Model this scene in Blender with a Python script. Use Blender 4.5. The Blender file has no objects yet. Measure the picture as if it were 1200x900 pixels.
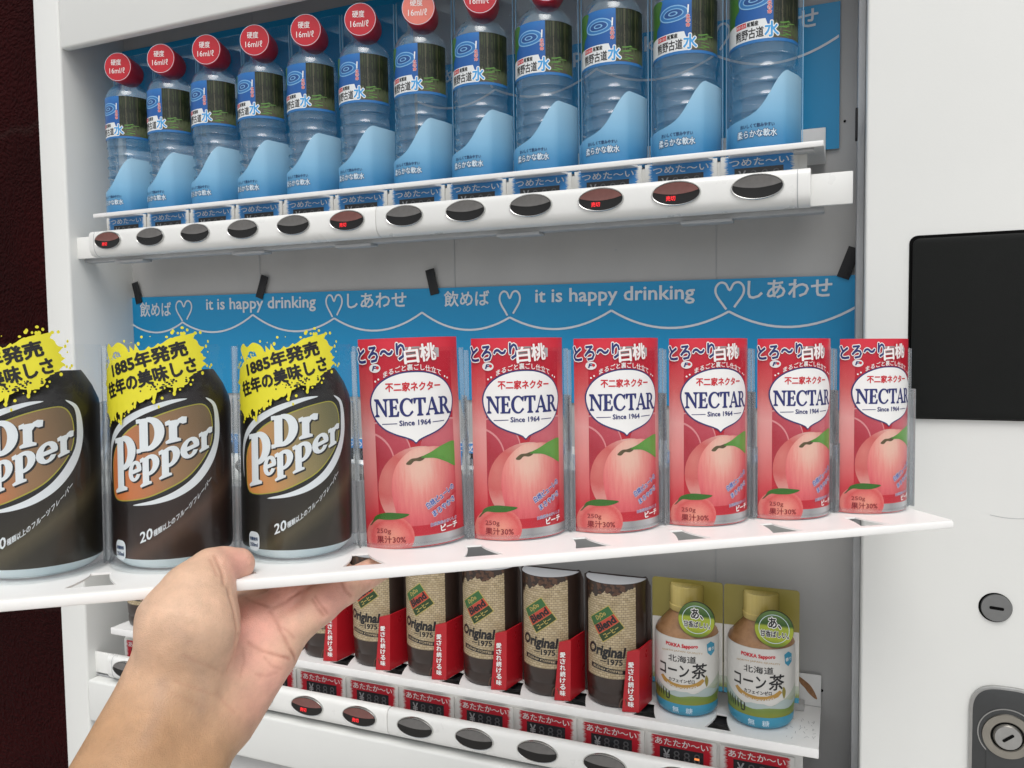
import bpy, bmesh, math, random
import numpy as np
from math import radians, sin, cos, pi, tan, atan2
from mathutils import Matrix, Vector, Euler
from mathutils.geometry import tessellate_polygon

random.seed(7)
D = bpy.data
SC = bpy.context.scene
COL = SC.collection
PITCH = 0.068          # distance between two selection buttons

# ------------------------------------------------------------------ camera
cam_d = D.cameras.new('camera'); cam = D.objects.new('camera', cam_d); COL.objects.link(cam)
_r = Vector((0.9238, 0.3826, -0.0136)); _u = Vector((-0.0088, 0.0568, 0.9983)); _f = Vector((-0.3827, 0.9222, -0.0558))
cam.matrix_world = Matrix(((_r.x, _u.x, -_f.x, 0.81451), (_r.y, _u.y, -_f.y, -0.70393), (_r.z, _u.z, -_f.z, -0.12536), (0, 0, 0, 1)))
cam_d.sensor_width = 36.0
cam_d.lens = 930.88 / 1200 * 36.0
cam_d.clip_start = 0.02; cam_d.clip_end = 2000
SC.camera = cam

# ------------------------------------------------------------------ light
SUN_EL, SUN_AZ = radians(58), radians(158)      # soft overcast sun, high behind the viewer
w = D.worlds.new('World'); SC.world = w; w.use_nodes = True
nt = w.node_tree; nt.nodes.clear()
sky = nt.nodes.new('ShaderNodeTexSky'); sky.sky_type = 'NISHITA'; sky.sun_disc = False
sky.sun_elevation = SUN_EL; sky.sun_rotation = SUN_AZ
sky.air_density = 1.0; sky.dust_density = 4.0; sky.ozone_density = 1.0
hs = nt.nodes.new('ShaderNodeHueSaturation'); hs.inputs['Saturation'].default_value = 0.22   # cloud cover greys the sky
bg = nt.nodes.new('ShaderNodeBackground'); bg.inputs['Strength'].default_value = 0.14
out = nt.nodes.new('ShaderNodeOutputWorld')
nt.links.new(sky.outputs[0], hs.inputs['Color']); nt.links.new(hs.outputs[0], bg.inputs['Color']); nt.links.new(bg.outputs[0], out.inputs['Surface'])
sun_d = D.lights.new('sun', 'SUN'); sun_d.energy = 1.0; sun_d.angle = radians(35); sun_d.color = (1.0, 0.965, 0.91)
sun = D.objects.new('sun', sun_d); COL.objects.link(sun)
sun.rotation_euler = Vector((sin(SUN_AZ) * cos(SUN_EL), cos(SUN_AZ) * cos(SUN_EL), sin(SUN_EL))).to_track_quat('Z', 'Y').to_euler()
SC.view_settings.view_transform = 'Standard'; SC.view_settings.look = 'None'
SC.view_settings.exposure = 0.06; SC.view_settings.gamma = 1.0
SC.render.engine = 'CYCLES'
SC.cycles.transparent_max_bounces = 32
SC.cycles.max_bounces = 10
SC.cycles.use_denoising = True

# ------------------------------------------------------------------ materials
MATS = {}
def s2l(c): return tuple(((x / 255) / 12.92 if x / 255 < .04045 else ((x / 255 + .055) / 1.055) ** 2.4) for x in c)

def new_mat(name):
    m = D.materials.new(name); m.use_nodes = True
    b = m.node_tree.nodes['Principled BSDF']; MATS[name] = m
    return m, m.node_tree, b

def N(t, kind, **kw):
    n = t.nodes.new(kind)
    for k, v in kw.items():
        if k in n.inputs: n.inputs[k].default_value = v
        else: setattr(n, k, v)
    return n

def mat(name, col, rough=.4, spec=.5, metal=0, noise=0, nscale=40, bump=0, bscale=300, coat=0, emit=None, estr=1.0):
    """Plain painted / printed / moulded surface, with optional mottling and fine bump (object coordinates)."""
    m, t, b = new_mat(name)
    b.inputs['Base Color'].default_value = (*col, 1); b.inputs['Roughness'].default_value = rough
    b.inputs['Metallic'].default_value = metal; b.inputs['Specular IOR Level'].default_value = spec
    b.inputs['Coat Weight'].default_value = coat; b.inputs['Coat Roughness'].default_value = .12
    tc = N(t, 'ShaderNodeTexCoord')
    if noise:
        n = N(t, 'ShaderNodeTexNoise', Scale=nscale, Detail=6.0, Roughness=.6)
        t.links.new(tc.outputs['Object'], n.inputs['Vector'])
        r = N(t, 'ShaderNodeMapRange'); r.inputs['From Min'].default_value = .3; r.inputs['From Max'].default_value = .7
        r.inputs['To Min'].default_value = 1 - noise; r.inputs['To Max'].default_value = 1 + noise
        t.links.new(n.outputs['Fac'], r.inputs['Value'])
        h = N(t, 'ShaderNodeHueSaturation', Color=(*col, 1)); t.links.new(r.outputs[0], h.inputs['Value'])
        t.links.new(h.outputs[0], b.inputs['Base Color'])
        r2 = N(t, 'ShaderNodeMapRange'); r2.inputs['To Min'].default_value = rough * .8; r2.inputs['To Max'].default_value = rough * 1.25
        t.links.new(n.outputs['Fac'], r2.inputs['Value']); t.links.new(r2.outputs[0], b.inputs['Roughness'])
    if bump:
        n2 = N(t, 'ShaderNodeTexNoise', Scale=bscale, Detail=3.0)
        t.links.new(tc.outputs['Object'], n2.inputs['Vector'])
        bp = N(t, 'ShaderNodeBump', Strength=bump, Distance=.001)
        t.links.new(n2.outputs['Fac'], bp.inputs['Height']); t.links.new(bp.outputs[0], b.inputs['Normal'])
    if emit:
        b.inputs['Emission Color'].default_value = (*emit, 1); b.inputs['Emission Strength'].default_value = estr
    return m

def clear(name, tint=(.97, .98, .99), gloss=.06, haze=.03, rough=.06, bump=0, hazecol=(.8, .84, .88), k=.75):
    """Thin clear plastic film: see-through, glossy at grazing angles, a little hazy."""
    m, t, b = new_mat(name)
    t.nodes.remove(b); o = t.nodes['Material Output']
    tr = N(t, 'ShaderNodeBsdfTransparent', Color=(*tint, 1)); gl = N(t, 'ShaderNodeBsdfGlossy', Roughness=rough, Color=(1, 1, 1, 1))
    df = N(t, 'ShaderNodeBsdfDiffuse', Color=(*hazecol, 1))
    lw = N(t, 'ShaderNodeFresnel', IOR=1.45)
    mul = N(t, 'ShaderNodeMath', operation='MULTIPLY_ADD'); mul.inputs[1].default_value = k; mul.inputs[2].default_value = gloss * .3
    t.links.new(lw.outputs[0], mul.inputs[0])
    m1 = N(t, 'ShaderNodeMixShader', Fac=haze); t.links.new(tr.outputs[0], m1.inputs[1]); t.links.new(df.outputs[0], m1.inputs[2])
    m2 = N(t, 'ShaderNodeMixShader'); t.links.new(mul.outputs[0], m2.inputs[0]); t.links.new(m1.outputs[0], m2.inputs[1]); t.links.new(gl.outputs[0], m2.inputs[2])
    if bump:
        tc = N(t, 'ShaderNodeTexCoord'); n = N(t, 'ShaderNodeTexNoise', Scale=90.0, Detail=2.0)
        t.links.new(tc.outputs['Object'], n.inputs['Vector'])
        bp = N(t, 'ShaderNodeBump', Strength=bump, Distance=.002); t.links.new(n.outputs['Fac'], bp.inputs['Height'])
        t.links.new(bp.outputs[0], gl.inputs['Normal'])
    t.links.new(m2.outputs[0], o.inputs['Surface'])
    return m

def uvnode(t):
    u = N(t, 'ShaderNodeUVMap'); u.uv_map = 'art'
    return u

def ramp_mat(name, expr, stops, rough=.35, spec=.45, streak=0, sscale=(60, 4), scol=(1, 1, 1), coat=0):
    """Printed gradient. expr: ('x'|'y'|('rad', cx, cy, rx, ry)|('dir', ax, ay, off, length)) on the print's own uv (in mm)."""
    m, t, b = new_mat(name)
    b.inputs['Roughness'].default_value = rough; b.inputs['Specular IOR Level'].default_value = spec
    b.inputs['Coat Weight'].default_value = coat; b.inputs['Coat Roughness'].default_value = .12
    u = uvnode(t); sep = N(t, 'ShaderNodeSeparateXYZ'); t.links.new(u.outputs[0], sep.inputs[0])
    def lin(ax, ay, off):
        a = N(t, 'ShaderNodeMath', operation='MULTIPLY_ADD'); a.inputs[1].default_value = ax; a.inputs[2].default_value = off
        c = N(t, 'ShaderNodeMath', operation='MULTIPLY_ADD'); c.inputs[1].default_value = ay
        t.links.new(sep.outputs['X'], a.inputs[0]); t.links.new(sep.outputs['Y'], c.inputs[0]); t.links.new(a.outputs[0], c.inputs[2])
        return c.outputs[0]
    if expr[0] == 'dir':
        fac = lin(expr[1], expr[2], expr[3])
    else:
        _, cx, cy, rx, ry = expr
        X = lin(1 / rx, 0, -cx / rx); Y = lin(0, 1 / ry, -cy / ry)
        cb = N(t, 'ShaderNodeCombineXYZ'); t.links.new(X, cb.inputs[0]); t.links.new(Y, cb.inputs[1])
        ln = N(t, 'ShaderNodeVectorMath', operation='LENGTH'); t.links.new(cb.outputs[0], ln.inputs[0]); fac = ln.outputs['Value']
    if streak:
        mp = N(t, 'ShaderNodeMapping'); mp.inputs['Scale'].default_value = (sscale[0] * .01, sscale[1] * .01, 1)
        t.links.new(u.outputs[0], mp.inputs[0])
        nz = N(t, 'ShaderNodeTexNoise', Scale=1.0, Detail=5.0, Roughness=.65); t.links.new(mp.outputs[0], nz.inputs['Vector'])
        sb = N(t, 'ShaderNodeMath', operation='MULTIPLY_ADD'); sb.inputs[1].default_value = streak; sb.inputs[2].default_value = -streak / 2
        t.links.new(nz.outputs['Fac'], sb.inputs[0])
        ad = N(t, 'ShaderNodeMath', operation='ADD'); t.links.new(fac, ad.inputs[0]); t.links.new(sb.outputs[0], ad.inputs[1]); fac = ad.outputs[0]
    cr = N(t, 'ShaderNodeValToRGB'); el = cr.color_ramp.elements
    while len(el) > 1: el.remove(el[-1])
    el[0].position = stops[0][0]; el[0].color = (*stops[0][1], 1)
    for p_, c_ in stops[1:]:
        e = el.new(p_); e.color = (*c_, 1)
    t.links.new(fac, cr.inputs[0]); t.links.new(cr.outputs[0], b.inputs['Base Color'])
    return m

# machine
mat('white_paint', (.71, .72, .70), .38, .4, noise=.015, nscale=6, bump=.05, bscale=500)
mat('white_plastic', (.78, .785, .765), .28, .5, noise=.012, nscale=30)
mat('liner', (.46, .46, .455), .5, .3, noise=.06, nscale=7)
mat('liner_side', (.40, .42, .435), .5, .3, noise=.03, nscale=9)
mat('tray_white', (.80, .80, .79), .35, .45, noise=.03, nscale=50)
mat('grey_trim', (.42, .43, .44), .45, .4, noise=.05, nscale=30)
mat('dark_gap', (.02, .02, .022), .7, .2)
mat('black_plastic', (.011, .012, .0115), .5, .12, noise=.12, nscale=4, bump=.12, bscale=1800)
mat('button_dark', (.012, .0115, .011), .2, .3, noise=.1, nscale=60)
mat('lens_gloss', (.15, .145, .14), .22, .4, coat=.1, noise=.2, nscale=60)  # upper half greyed: the reflection in the concave face is put into the colour
mat('lens_gloss_red', (.19, .08, .07), .22, .4, coat=.1, noise=.2, nscale=60)  # same painted gloss, reddened with the glow of the lit sign
mat('chrome', (.62, .62, .60), .25, .5, metal=1)
mat('led_red', (.3, .01, .01), .4, emit=(1, .02, .03), estr=1.0)
mat('led_yellow', (.3, .2, .01), .4, emit=(1, .62, .04), estr=1.5)
mat('led_orange', (.3, .08, .02), .4, emit=(1, .3, .08), estr=1.0)
mat('led_off', (.10, .105, .11), .4)
mat('display_black', (.03, .032, .036), .25, .5)
mat('disc_steel', (.25, .255, .255), .38, .5, metal=.9, noise=.05, nscale=120); mat('steel_dark', (.085, .088, .09), .42, .4, metal=.8, noise=.05, nscale=120)
mat('steel', (.45, .45, .44), .32, .5, metal=1, noise=.06, nscale=200)
mat('brass_steel', (.36, .34, .30), .34, .5, metal=1, noise=.08, nscale=90)
mat('tape_black', (.018, .018, .02), .5, .35, bump=.3, bscale=500)
mat('hole_black', (.004, .004, .004), .9, .1)
# prints
mat('ink_white', (.80, .80, .79), .4); mat('ink_black', (.012, .012, .014), .4); mat('ink_navy', (.018, .025, .14), .4)
mat('ink_maroon', (.22, .01, .02), .4); mat('ink_red', (.55, .015, .03), .4); mat('ink_blue', (.015, .06, .32), .4); mat('ink_grey', (.35, .36, .37), .4)
mat('ink_card_blue', (.04, .25, .60), .4, noise=.1, nscale=60); mat('ink_card_red', (.52, .014, .03), .4, noise=.08, nscale=60)
mat('ink_darkblue', (.012, .05, .14), .4); mat('ink_pale', (.62, .74, .82), .35)
mat('card_white', (.72, .72, .69), .45, noise=.04, nscale=60)
ramp_mat('banner_blue', ('dir', 0, .0125, 0.2), [(0, (.010, .28, .56)), (.5, (.012, .33, .64)), (.8, (.015, .36, .68)), (1, (.02, .38, .70))], rough=.34, streak=.30, sscale=(2, 22))
mat('banner_line', (.66, .70, .74), .4)
# shelf and cans
mat('splash_yellow', (.74, .68, .035), .35, noise=.05, nscale=30)
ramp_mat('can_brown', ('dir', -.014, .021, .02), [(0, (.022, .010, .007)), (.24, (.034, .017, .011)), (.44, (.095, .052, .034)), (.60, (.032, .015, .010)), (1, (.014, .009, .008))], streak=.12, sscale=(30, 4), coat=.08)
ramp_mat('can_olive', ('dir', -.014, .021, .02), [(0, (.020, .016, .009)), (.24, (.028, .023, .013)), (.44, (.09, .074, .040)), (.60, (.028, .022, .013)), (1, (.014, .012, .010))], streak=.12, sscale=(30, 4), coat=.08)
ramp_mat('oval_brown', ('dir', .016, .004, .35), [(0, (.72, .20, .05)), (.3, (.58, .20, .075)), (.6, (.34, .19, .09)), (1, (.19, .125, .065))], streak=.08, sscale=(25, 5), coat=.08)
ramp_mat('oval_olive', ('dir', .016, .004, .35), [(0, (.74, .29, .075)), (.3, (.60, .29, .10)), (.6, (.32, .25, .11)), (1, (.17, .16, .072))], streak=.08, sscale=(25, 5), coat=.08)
mat('lime_line', (.45, .42, .05), .35)
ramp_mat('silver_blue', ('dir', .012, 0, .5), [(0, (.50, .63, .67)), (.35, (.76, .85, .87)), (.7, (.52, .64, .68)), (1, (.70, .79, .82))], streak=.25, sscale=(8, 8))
mat('logo_white', (.80, .84, .85), .35)
ramp_mat('nectar_strip', ('dir', 0, .008, 0), [(0, (.60, .025, .04)), (.14, (.64, .045, .06)), (.42, (.80, .30, .28)), (.55, (.82, .38, .36)), (.72, (.70, .13, .13)), (.88, (.64, .035, .055)), (1, (.62, .026, .05))], streak=.1, sscale=(10, 3), coat=.15)
ramp_mat('nectar_red', ('dir', 0, .008, 0), [(0, (.52, .010, .026)), (.5, (.55, .011, .03)), (.9, (.58, .012, .034)), (1, (.60, .025, .05))], streak=.1, sscale=(10, 10), coat=.15)
ramp_mat('peach_big', ('rad', 1.5, 50, 30, 44), [(0, (.84, .54, .42)), (.18, (.84, .50, .40)), (.44, (.80, .28, .24)), (.72, (.72, .14, .15)), (1, (.58, .05, .07))], streak=.40, sscale=(55, 5), coat=.15)
ramp_mat('peach_lobe', ('rad', -18, 44, 20, 26), [(0, (.68, .20, .17)), (.5, (.62, .12, .11)), (.85, (.70, .30, .26)), (1, (.76, .42, .36))], streak=.3, sscale=(20, 20), coat=.15)
ramp_mat('peach_small', ('rad', -17, 7, 15, 13), [(0, (.80, .34, .24)), (.4, (.76, .24, .19)), (.8, (.66, .09, .09)), (1, (.72, .20, .17))], streak=.45, sscale=(26, 26), coat=.15)
ramp_mat('peach_back', ('dir', .02, .03, -1.2), [(0, (.44, .02, .04)), (.5, (.52, .06, .09)), (1, (.64, .14, .17))], streak=.4, sscale=(18, 18), coat=.15)
ramp_mat('peach_rim', ('dir', 0, .02, -.5), [(0, (.58, .10, .13)), (1, (.74, .34, .34))], streak=.3, sscale=(20, 20))
ramp_mat('leaf_green', ('dir', .03, .05, -2.2), [(0, (.035, .15, .012)), (.5, (.07, .26, .03)), (1, (.14, .36, .06))], streak=.5, sscale=(40, 20))
mat('stem_brown', (.10, .075, .03), .5, noise=.3, nscale=300)
ramp_mat('foil_band', ('dir', .016, 0, .5), [(0, (.20, .20, .20)), (.3, (.50, .50, .50)), (.55, (.30, .30, .30)), (.8, (.55, .55, .55)), (1, (.28, .28, .28))], rough=.3)
mat('emblem_white', (.72, .72, .72), .4)
clear('clear_sleeve', haze=.004, gloss=.02, k=.26, rough=.03, bump=.10)
clear('clear_edge', tint=(.95, .965, .97), haze=.06, gloss=.18, rough=.12, hazecol=(.80, .83, .86))
clear('clear_bottle', tint=(.985, .992, 1.0), haze=.13, gloss=.08, rough=.03, bump=.08, k=1.0, hazecol=(.42, .68, .90))
clear('clear_plate', tint=(.95, .98, 1.0), haze=.03, gloss=.03, k=.3, hazecol=(.2, .5, .75))
mat('blue_edge', (.25, .48, .68), .3, .5)
ramp_mat('stand_blue', ('dir', 0, .017, -.05), [(0, (.035, .20, .42)), (.2, (.08, .28, .50)), (.5, (.20, .44, .65)), (1, (.34, .57, .74))], rough=.3, streak=.06, sscale=(10, 10))
mat('stand_edge', (.48, .68, .82), .3)
mat('cap_red', (.46, .010, .022), .35, .5, noise=.05, nscale=90)
mat('cap_faded', (.66, .17, .13), .4, .5, noise=.06, nscale=90)
ramp_mat('label_sky', ('dir', 0, .028, -3.6), [(0, (.015, .10, .34)), (.45, (.03, .19, .50)), (.8, (.16, .42, .70)), (1, (.40, .63, .80))], streak=.08, sscale=(8, 8))
ramp_mat('label_forest', ('dir', 0, .018, -1.58), [(.0, (.06, .08, .03)), (.2, (.10, .12, .06)), (.36, (.012, .02, .008)), (.5, (.045, .05, .025)), (.62, (.008, .014, .006)), (.8, (.04, .055, .02)), (1, (.015, .022, .01))], streak=.75, sscale=(62, 7))
ramp_mat('label_leaf', ('dir', .02, .012, -1.2), [(0, (.05, .16, .03)), (.5, (.12, .28, .06)), (1, (.22, .38, .12))], streak=.9, sscale=(50, 50))
mat('trunk_light', (.085, .075, .05), .4); mat('trunk_dark', (.008, .012, .006), .4); mat('fern_green', (.06, .12, .025), .4); mat('label_white', (.70, .73, .74), .4); mat('label_blue', (.025, .16, .42), .4)
mat('ripple_dark', (.012, .07, .24), .4); mat('ripple_light', (.20, .42, .66), .4)
mat('water_blue', (.05, .32, .66), .4)
mat('stain_brown', (.32, .16, .07), .6, noise=.3, nscale=400)
# coffee and tea
mat('coffee_dark', (.030, .018, .014), .3, .5, noise=.15, nscale=60, coat=.2)
mat('grey_lid', (.46, .47, .49), .35, .4)
mat('fin_red', (.42, .010, .018), .28, .5, noise=.05, nscale=60)
mat('diamond_red', (.48, .06, .035), .4); mat('diamond_green', (.035, .13, .04), .4); mat('diamond_dark', (.02, .05, .015), .4); mat('diamond_gold', (.45, .36, .10), .4)
mat('bean_brown', (.085, .042, .026), .35, noise=.5, nscale=300)
mat('tea_gold', (.26, .22, .05), .32, .4, noise=.06, nscale=40)
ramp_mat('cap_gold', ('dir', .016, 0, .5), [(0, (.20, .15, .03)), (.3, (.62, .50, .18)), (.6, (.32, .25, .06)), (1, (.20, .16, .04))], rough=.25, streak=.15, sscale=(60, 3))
ramp_mat('tea_brown', ('dir', .014, .01, -.3), [(0, (.20, .10, .045)), (.4, (.36, .20, .10)), (.7, (.22, .12, .06)), (1, (.32, .18, .09))], rough=.25, streak=.7, sscale=(8, 14))
mat('tea_white', (.62, .61, .58), .35, noise=.02, nscale=40); mat('tea_blue', (.04, .26, .40), .35)
ramp_mat('tea_field', ('dir', 0, .06, -.8), [(0, (.20, .23, .03)), (.4, (.16, .24, .05)), (.7, (.26, .30, .12)), (1, (.45, .50, .42))], streak=.5, sscale=(10, 40))
mat('tea_hill', (.38, .46, .45), .4); mat('tea_tree', (.02, .03, .015), .4); mat('ribbon_gold', (.42, .24, .05), .4)
ramp_mat('sticker_green', ('dir', .0, .03, .5), [(0, (.09, .17, .02)), (.25, (.36, .42, .03)), (.55, (.33, .40, .04)), (.62, (.03, .09, .015)), (1, (.12, .20, .06))], streak=.12, sscale=(4, 40))
# held shelf
mat('shelf_white', (.88, .88, .865), .33, .45, noise=.012, nscale=40)
clear('shelf_back_film', tint=(.75, .72, .73), haze=.55, gloss=.1, rough=.2, hazecol=(.72, .68, .70))
mat('ground_concrete', (.56, .55, .53), .8, .3, noise=.2, nscale=3)

def burlap():
    m, t, b = new_mat('burlap'); b.inputs['Roughness'].default_value = .5
    u = uvnode(t)
    br = N(t, 'ShaderNodeTexBrick', Scale=1.0); br.inputs['Color1'].default_value = (.50, .41, .27, 1); br.inputs['Color2'].default_value = (.39, .31, .185, 1)
    br.inputs['Mortar'].default_value = (.10, .065, .03, 1); br.inputs['Mortar Size'].default_value = .22
    br.inputs['Brick Width'].default_value = 4.2; br.inputs['Row Height'].default_value = 2.3; br.inputs['Mortar Smooth'].default_value = .6
    nz = N(t, 'ShaderNodeTexNoise', Scale=.25, Detail=3.0); t.links.new(u.outputs[0], nz.inputs['Vector'])
    mp = N(t, 'ShaderNodeMixRGB', blend_type='ADD', Fac=.8); t.links.new(u.outputs[0], mp.inputs[1]); t.links.new(nz.outputs['Color'], mp.inputs[2])
    t.links.new(mp.outputs[0], br.inputs['Vector'])
    hv = N(t, 'ShaderNodeHueSaturation'); mr = N(t, 'ShaderNodeMapRange'); mr.inputs['To Min'].default_value = .75; mr.inputs['To Max'].default_value = 1.25
    nz2 = N(t, 'ShaderNodeTexNoise', Scale=.12, Detail=4.0); t.links.new(u.outputs[0], nz2.inputs['Vector'])
    t.links.new(nz2.outputs['Fac'], mr.inputs[0]); t.links.new(mr.outputs[0], hv.inputs['Value'])
    t.links.new(br.outputs['Color'], hv.inputs['Color']); t.links.new(hv.outputs[0], b.inputs['Base Color'])
burlap()

def stucco():
    m, t, b = new_mat('maroon_stucco'); b.inputs['Roughness'].default_value = .85; b.inputs['Specular IOR Level'].default_value = .09
    tc = N(t, 'ShaderNodeTexCoord')
    vo = N(t, 'ShaderNodeTexVoronoi', Scale=190.0); vo.feature = 'SMOOTH_F1'
    nz = N(t, 'ShaderNodeTexNoise', Scale=120.0, Detail=5.0, Roughness=.6); nz2 = N(t, 'ShaderNodeTexNoise', Scale=4.0, Detail=5.0)
    mx = N(t, 'ShaderNodeMixRGB', blend_type='ADD', Fac=.12); t.links.new(tc.outputs['Object'], mx.inputs[1]); t.links.new(nz2.outputs['Color'], mx.inputs[2])
    t.links.new(mx.outputs[0], vo.inputs['Vector'])
    for n in (nz, nz2): t.links.new(tc.outputs['Object'], n.inputs['Vector'])
    ad = N(t, 'ShaderNodeMath', operation='ADD'); t.links.new(vo.outputs['Distance'], ad.inputs[0]); t.links.new(nz.outputs['Fac'], ad.inputs[1])
    bp = N(t, 'ShaderNodeBump', Strength=1.0, Distance=.006); t.links.new(ad.outputs[0], bp.inputs['Height']); t.links.new(bp.outputs[0], b.inputs['Normal'])
    cr = N(t, 'ShaderNodeValToRGB'); cr.color_ramp.elements[0].position = .3; cr.color_ramp.elements[0].color = (.015, .0008, .001, 1)
    cr.color_ramp.elements[1].position = .75; cr.color_ramp.elements[1].color = (.028, .0014, .0018, 1)
    t.links.new(nz2.outputs['Fac'], cr.inputs[0])
    # a pale hairline weathering mark wandering across the plaster
    sep = N(t, 'ShaderNodeSeparateXYZ'); t.links.new(tc.outputs['Object'], sep.inputs[0])
    cn = N(t, 'ShaderNodeTexNoise', Scale=9.0, Detail=6.0); t.links.new(tc.outputs['Object'], cn.inputs['Vector'])
    a1 = N(t, 'ShaderNodeMath', operation='MULTIPLY_ADD'); a1.inputs[1].default_value = .16; t.links.new(cn.outputs['Fac'], a1.inputs[0]); t.links.new(sep.outputs['Z'], a1.inputs[2])
    facs = []
    for z0 in (-.512, .330):
        a2 = N(t, 'ShaderNodeMath', operation='SUBTRACT'); a2.inputs[1].default_value = z0; t.links.new(a1.outputs[0], a2.inputs[0])
        a3 = N(t, 'ShaderNodeMath', operation='ABSOLUTE'); t.links.new(a2.outputs[0], a3.inputs[0])
        mr = N(t, 'ShaderNodeMapRange'); mr.inputs['From Min'].default_value = .0; mr.inputs['From Max'].default_value = .012; mr.inputs['To Min'].default_value = .5; mr.inputs['To Max'].default_value = 0
        t.links.new(a3.outputs[0], mr.inputs[0]); facs.append(mr.outputs[0])
    mm = N(t, 'ShaderNodeMath', operation='MAXIMUM'); t.links.new(facs[0], mm.inputs[0]); t.links.new(facs[1], mm.inputs[1])
    m3 = N(t, 'ShaderNodeMath', operation='MULTIPLY'); t.links.new(mm.outputs[0], m3.inputs[0]); t.links.new(nz.outputs['Fac'], m3.inputs[1])
    mc = N(t, 'ShaderNodeMixRGB', Color2=(.045, .028, .025, 1)); t.links.new(m3.outputs[0], mc.inputs[0]); t.links.new(cr.outputs[0], mc.inputs[1])
    t.links.new(mc.outputs[0], b.inputs['Base Color'])
stucco()

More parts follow.
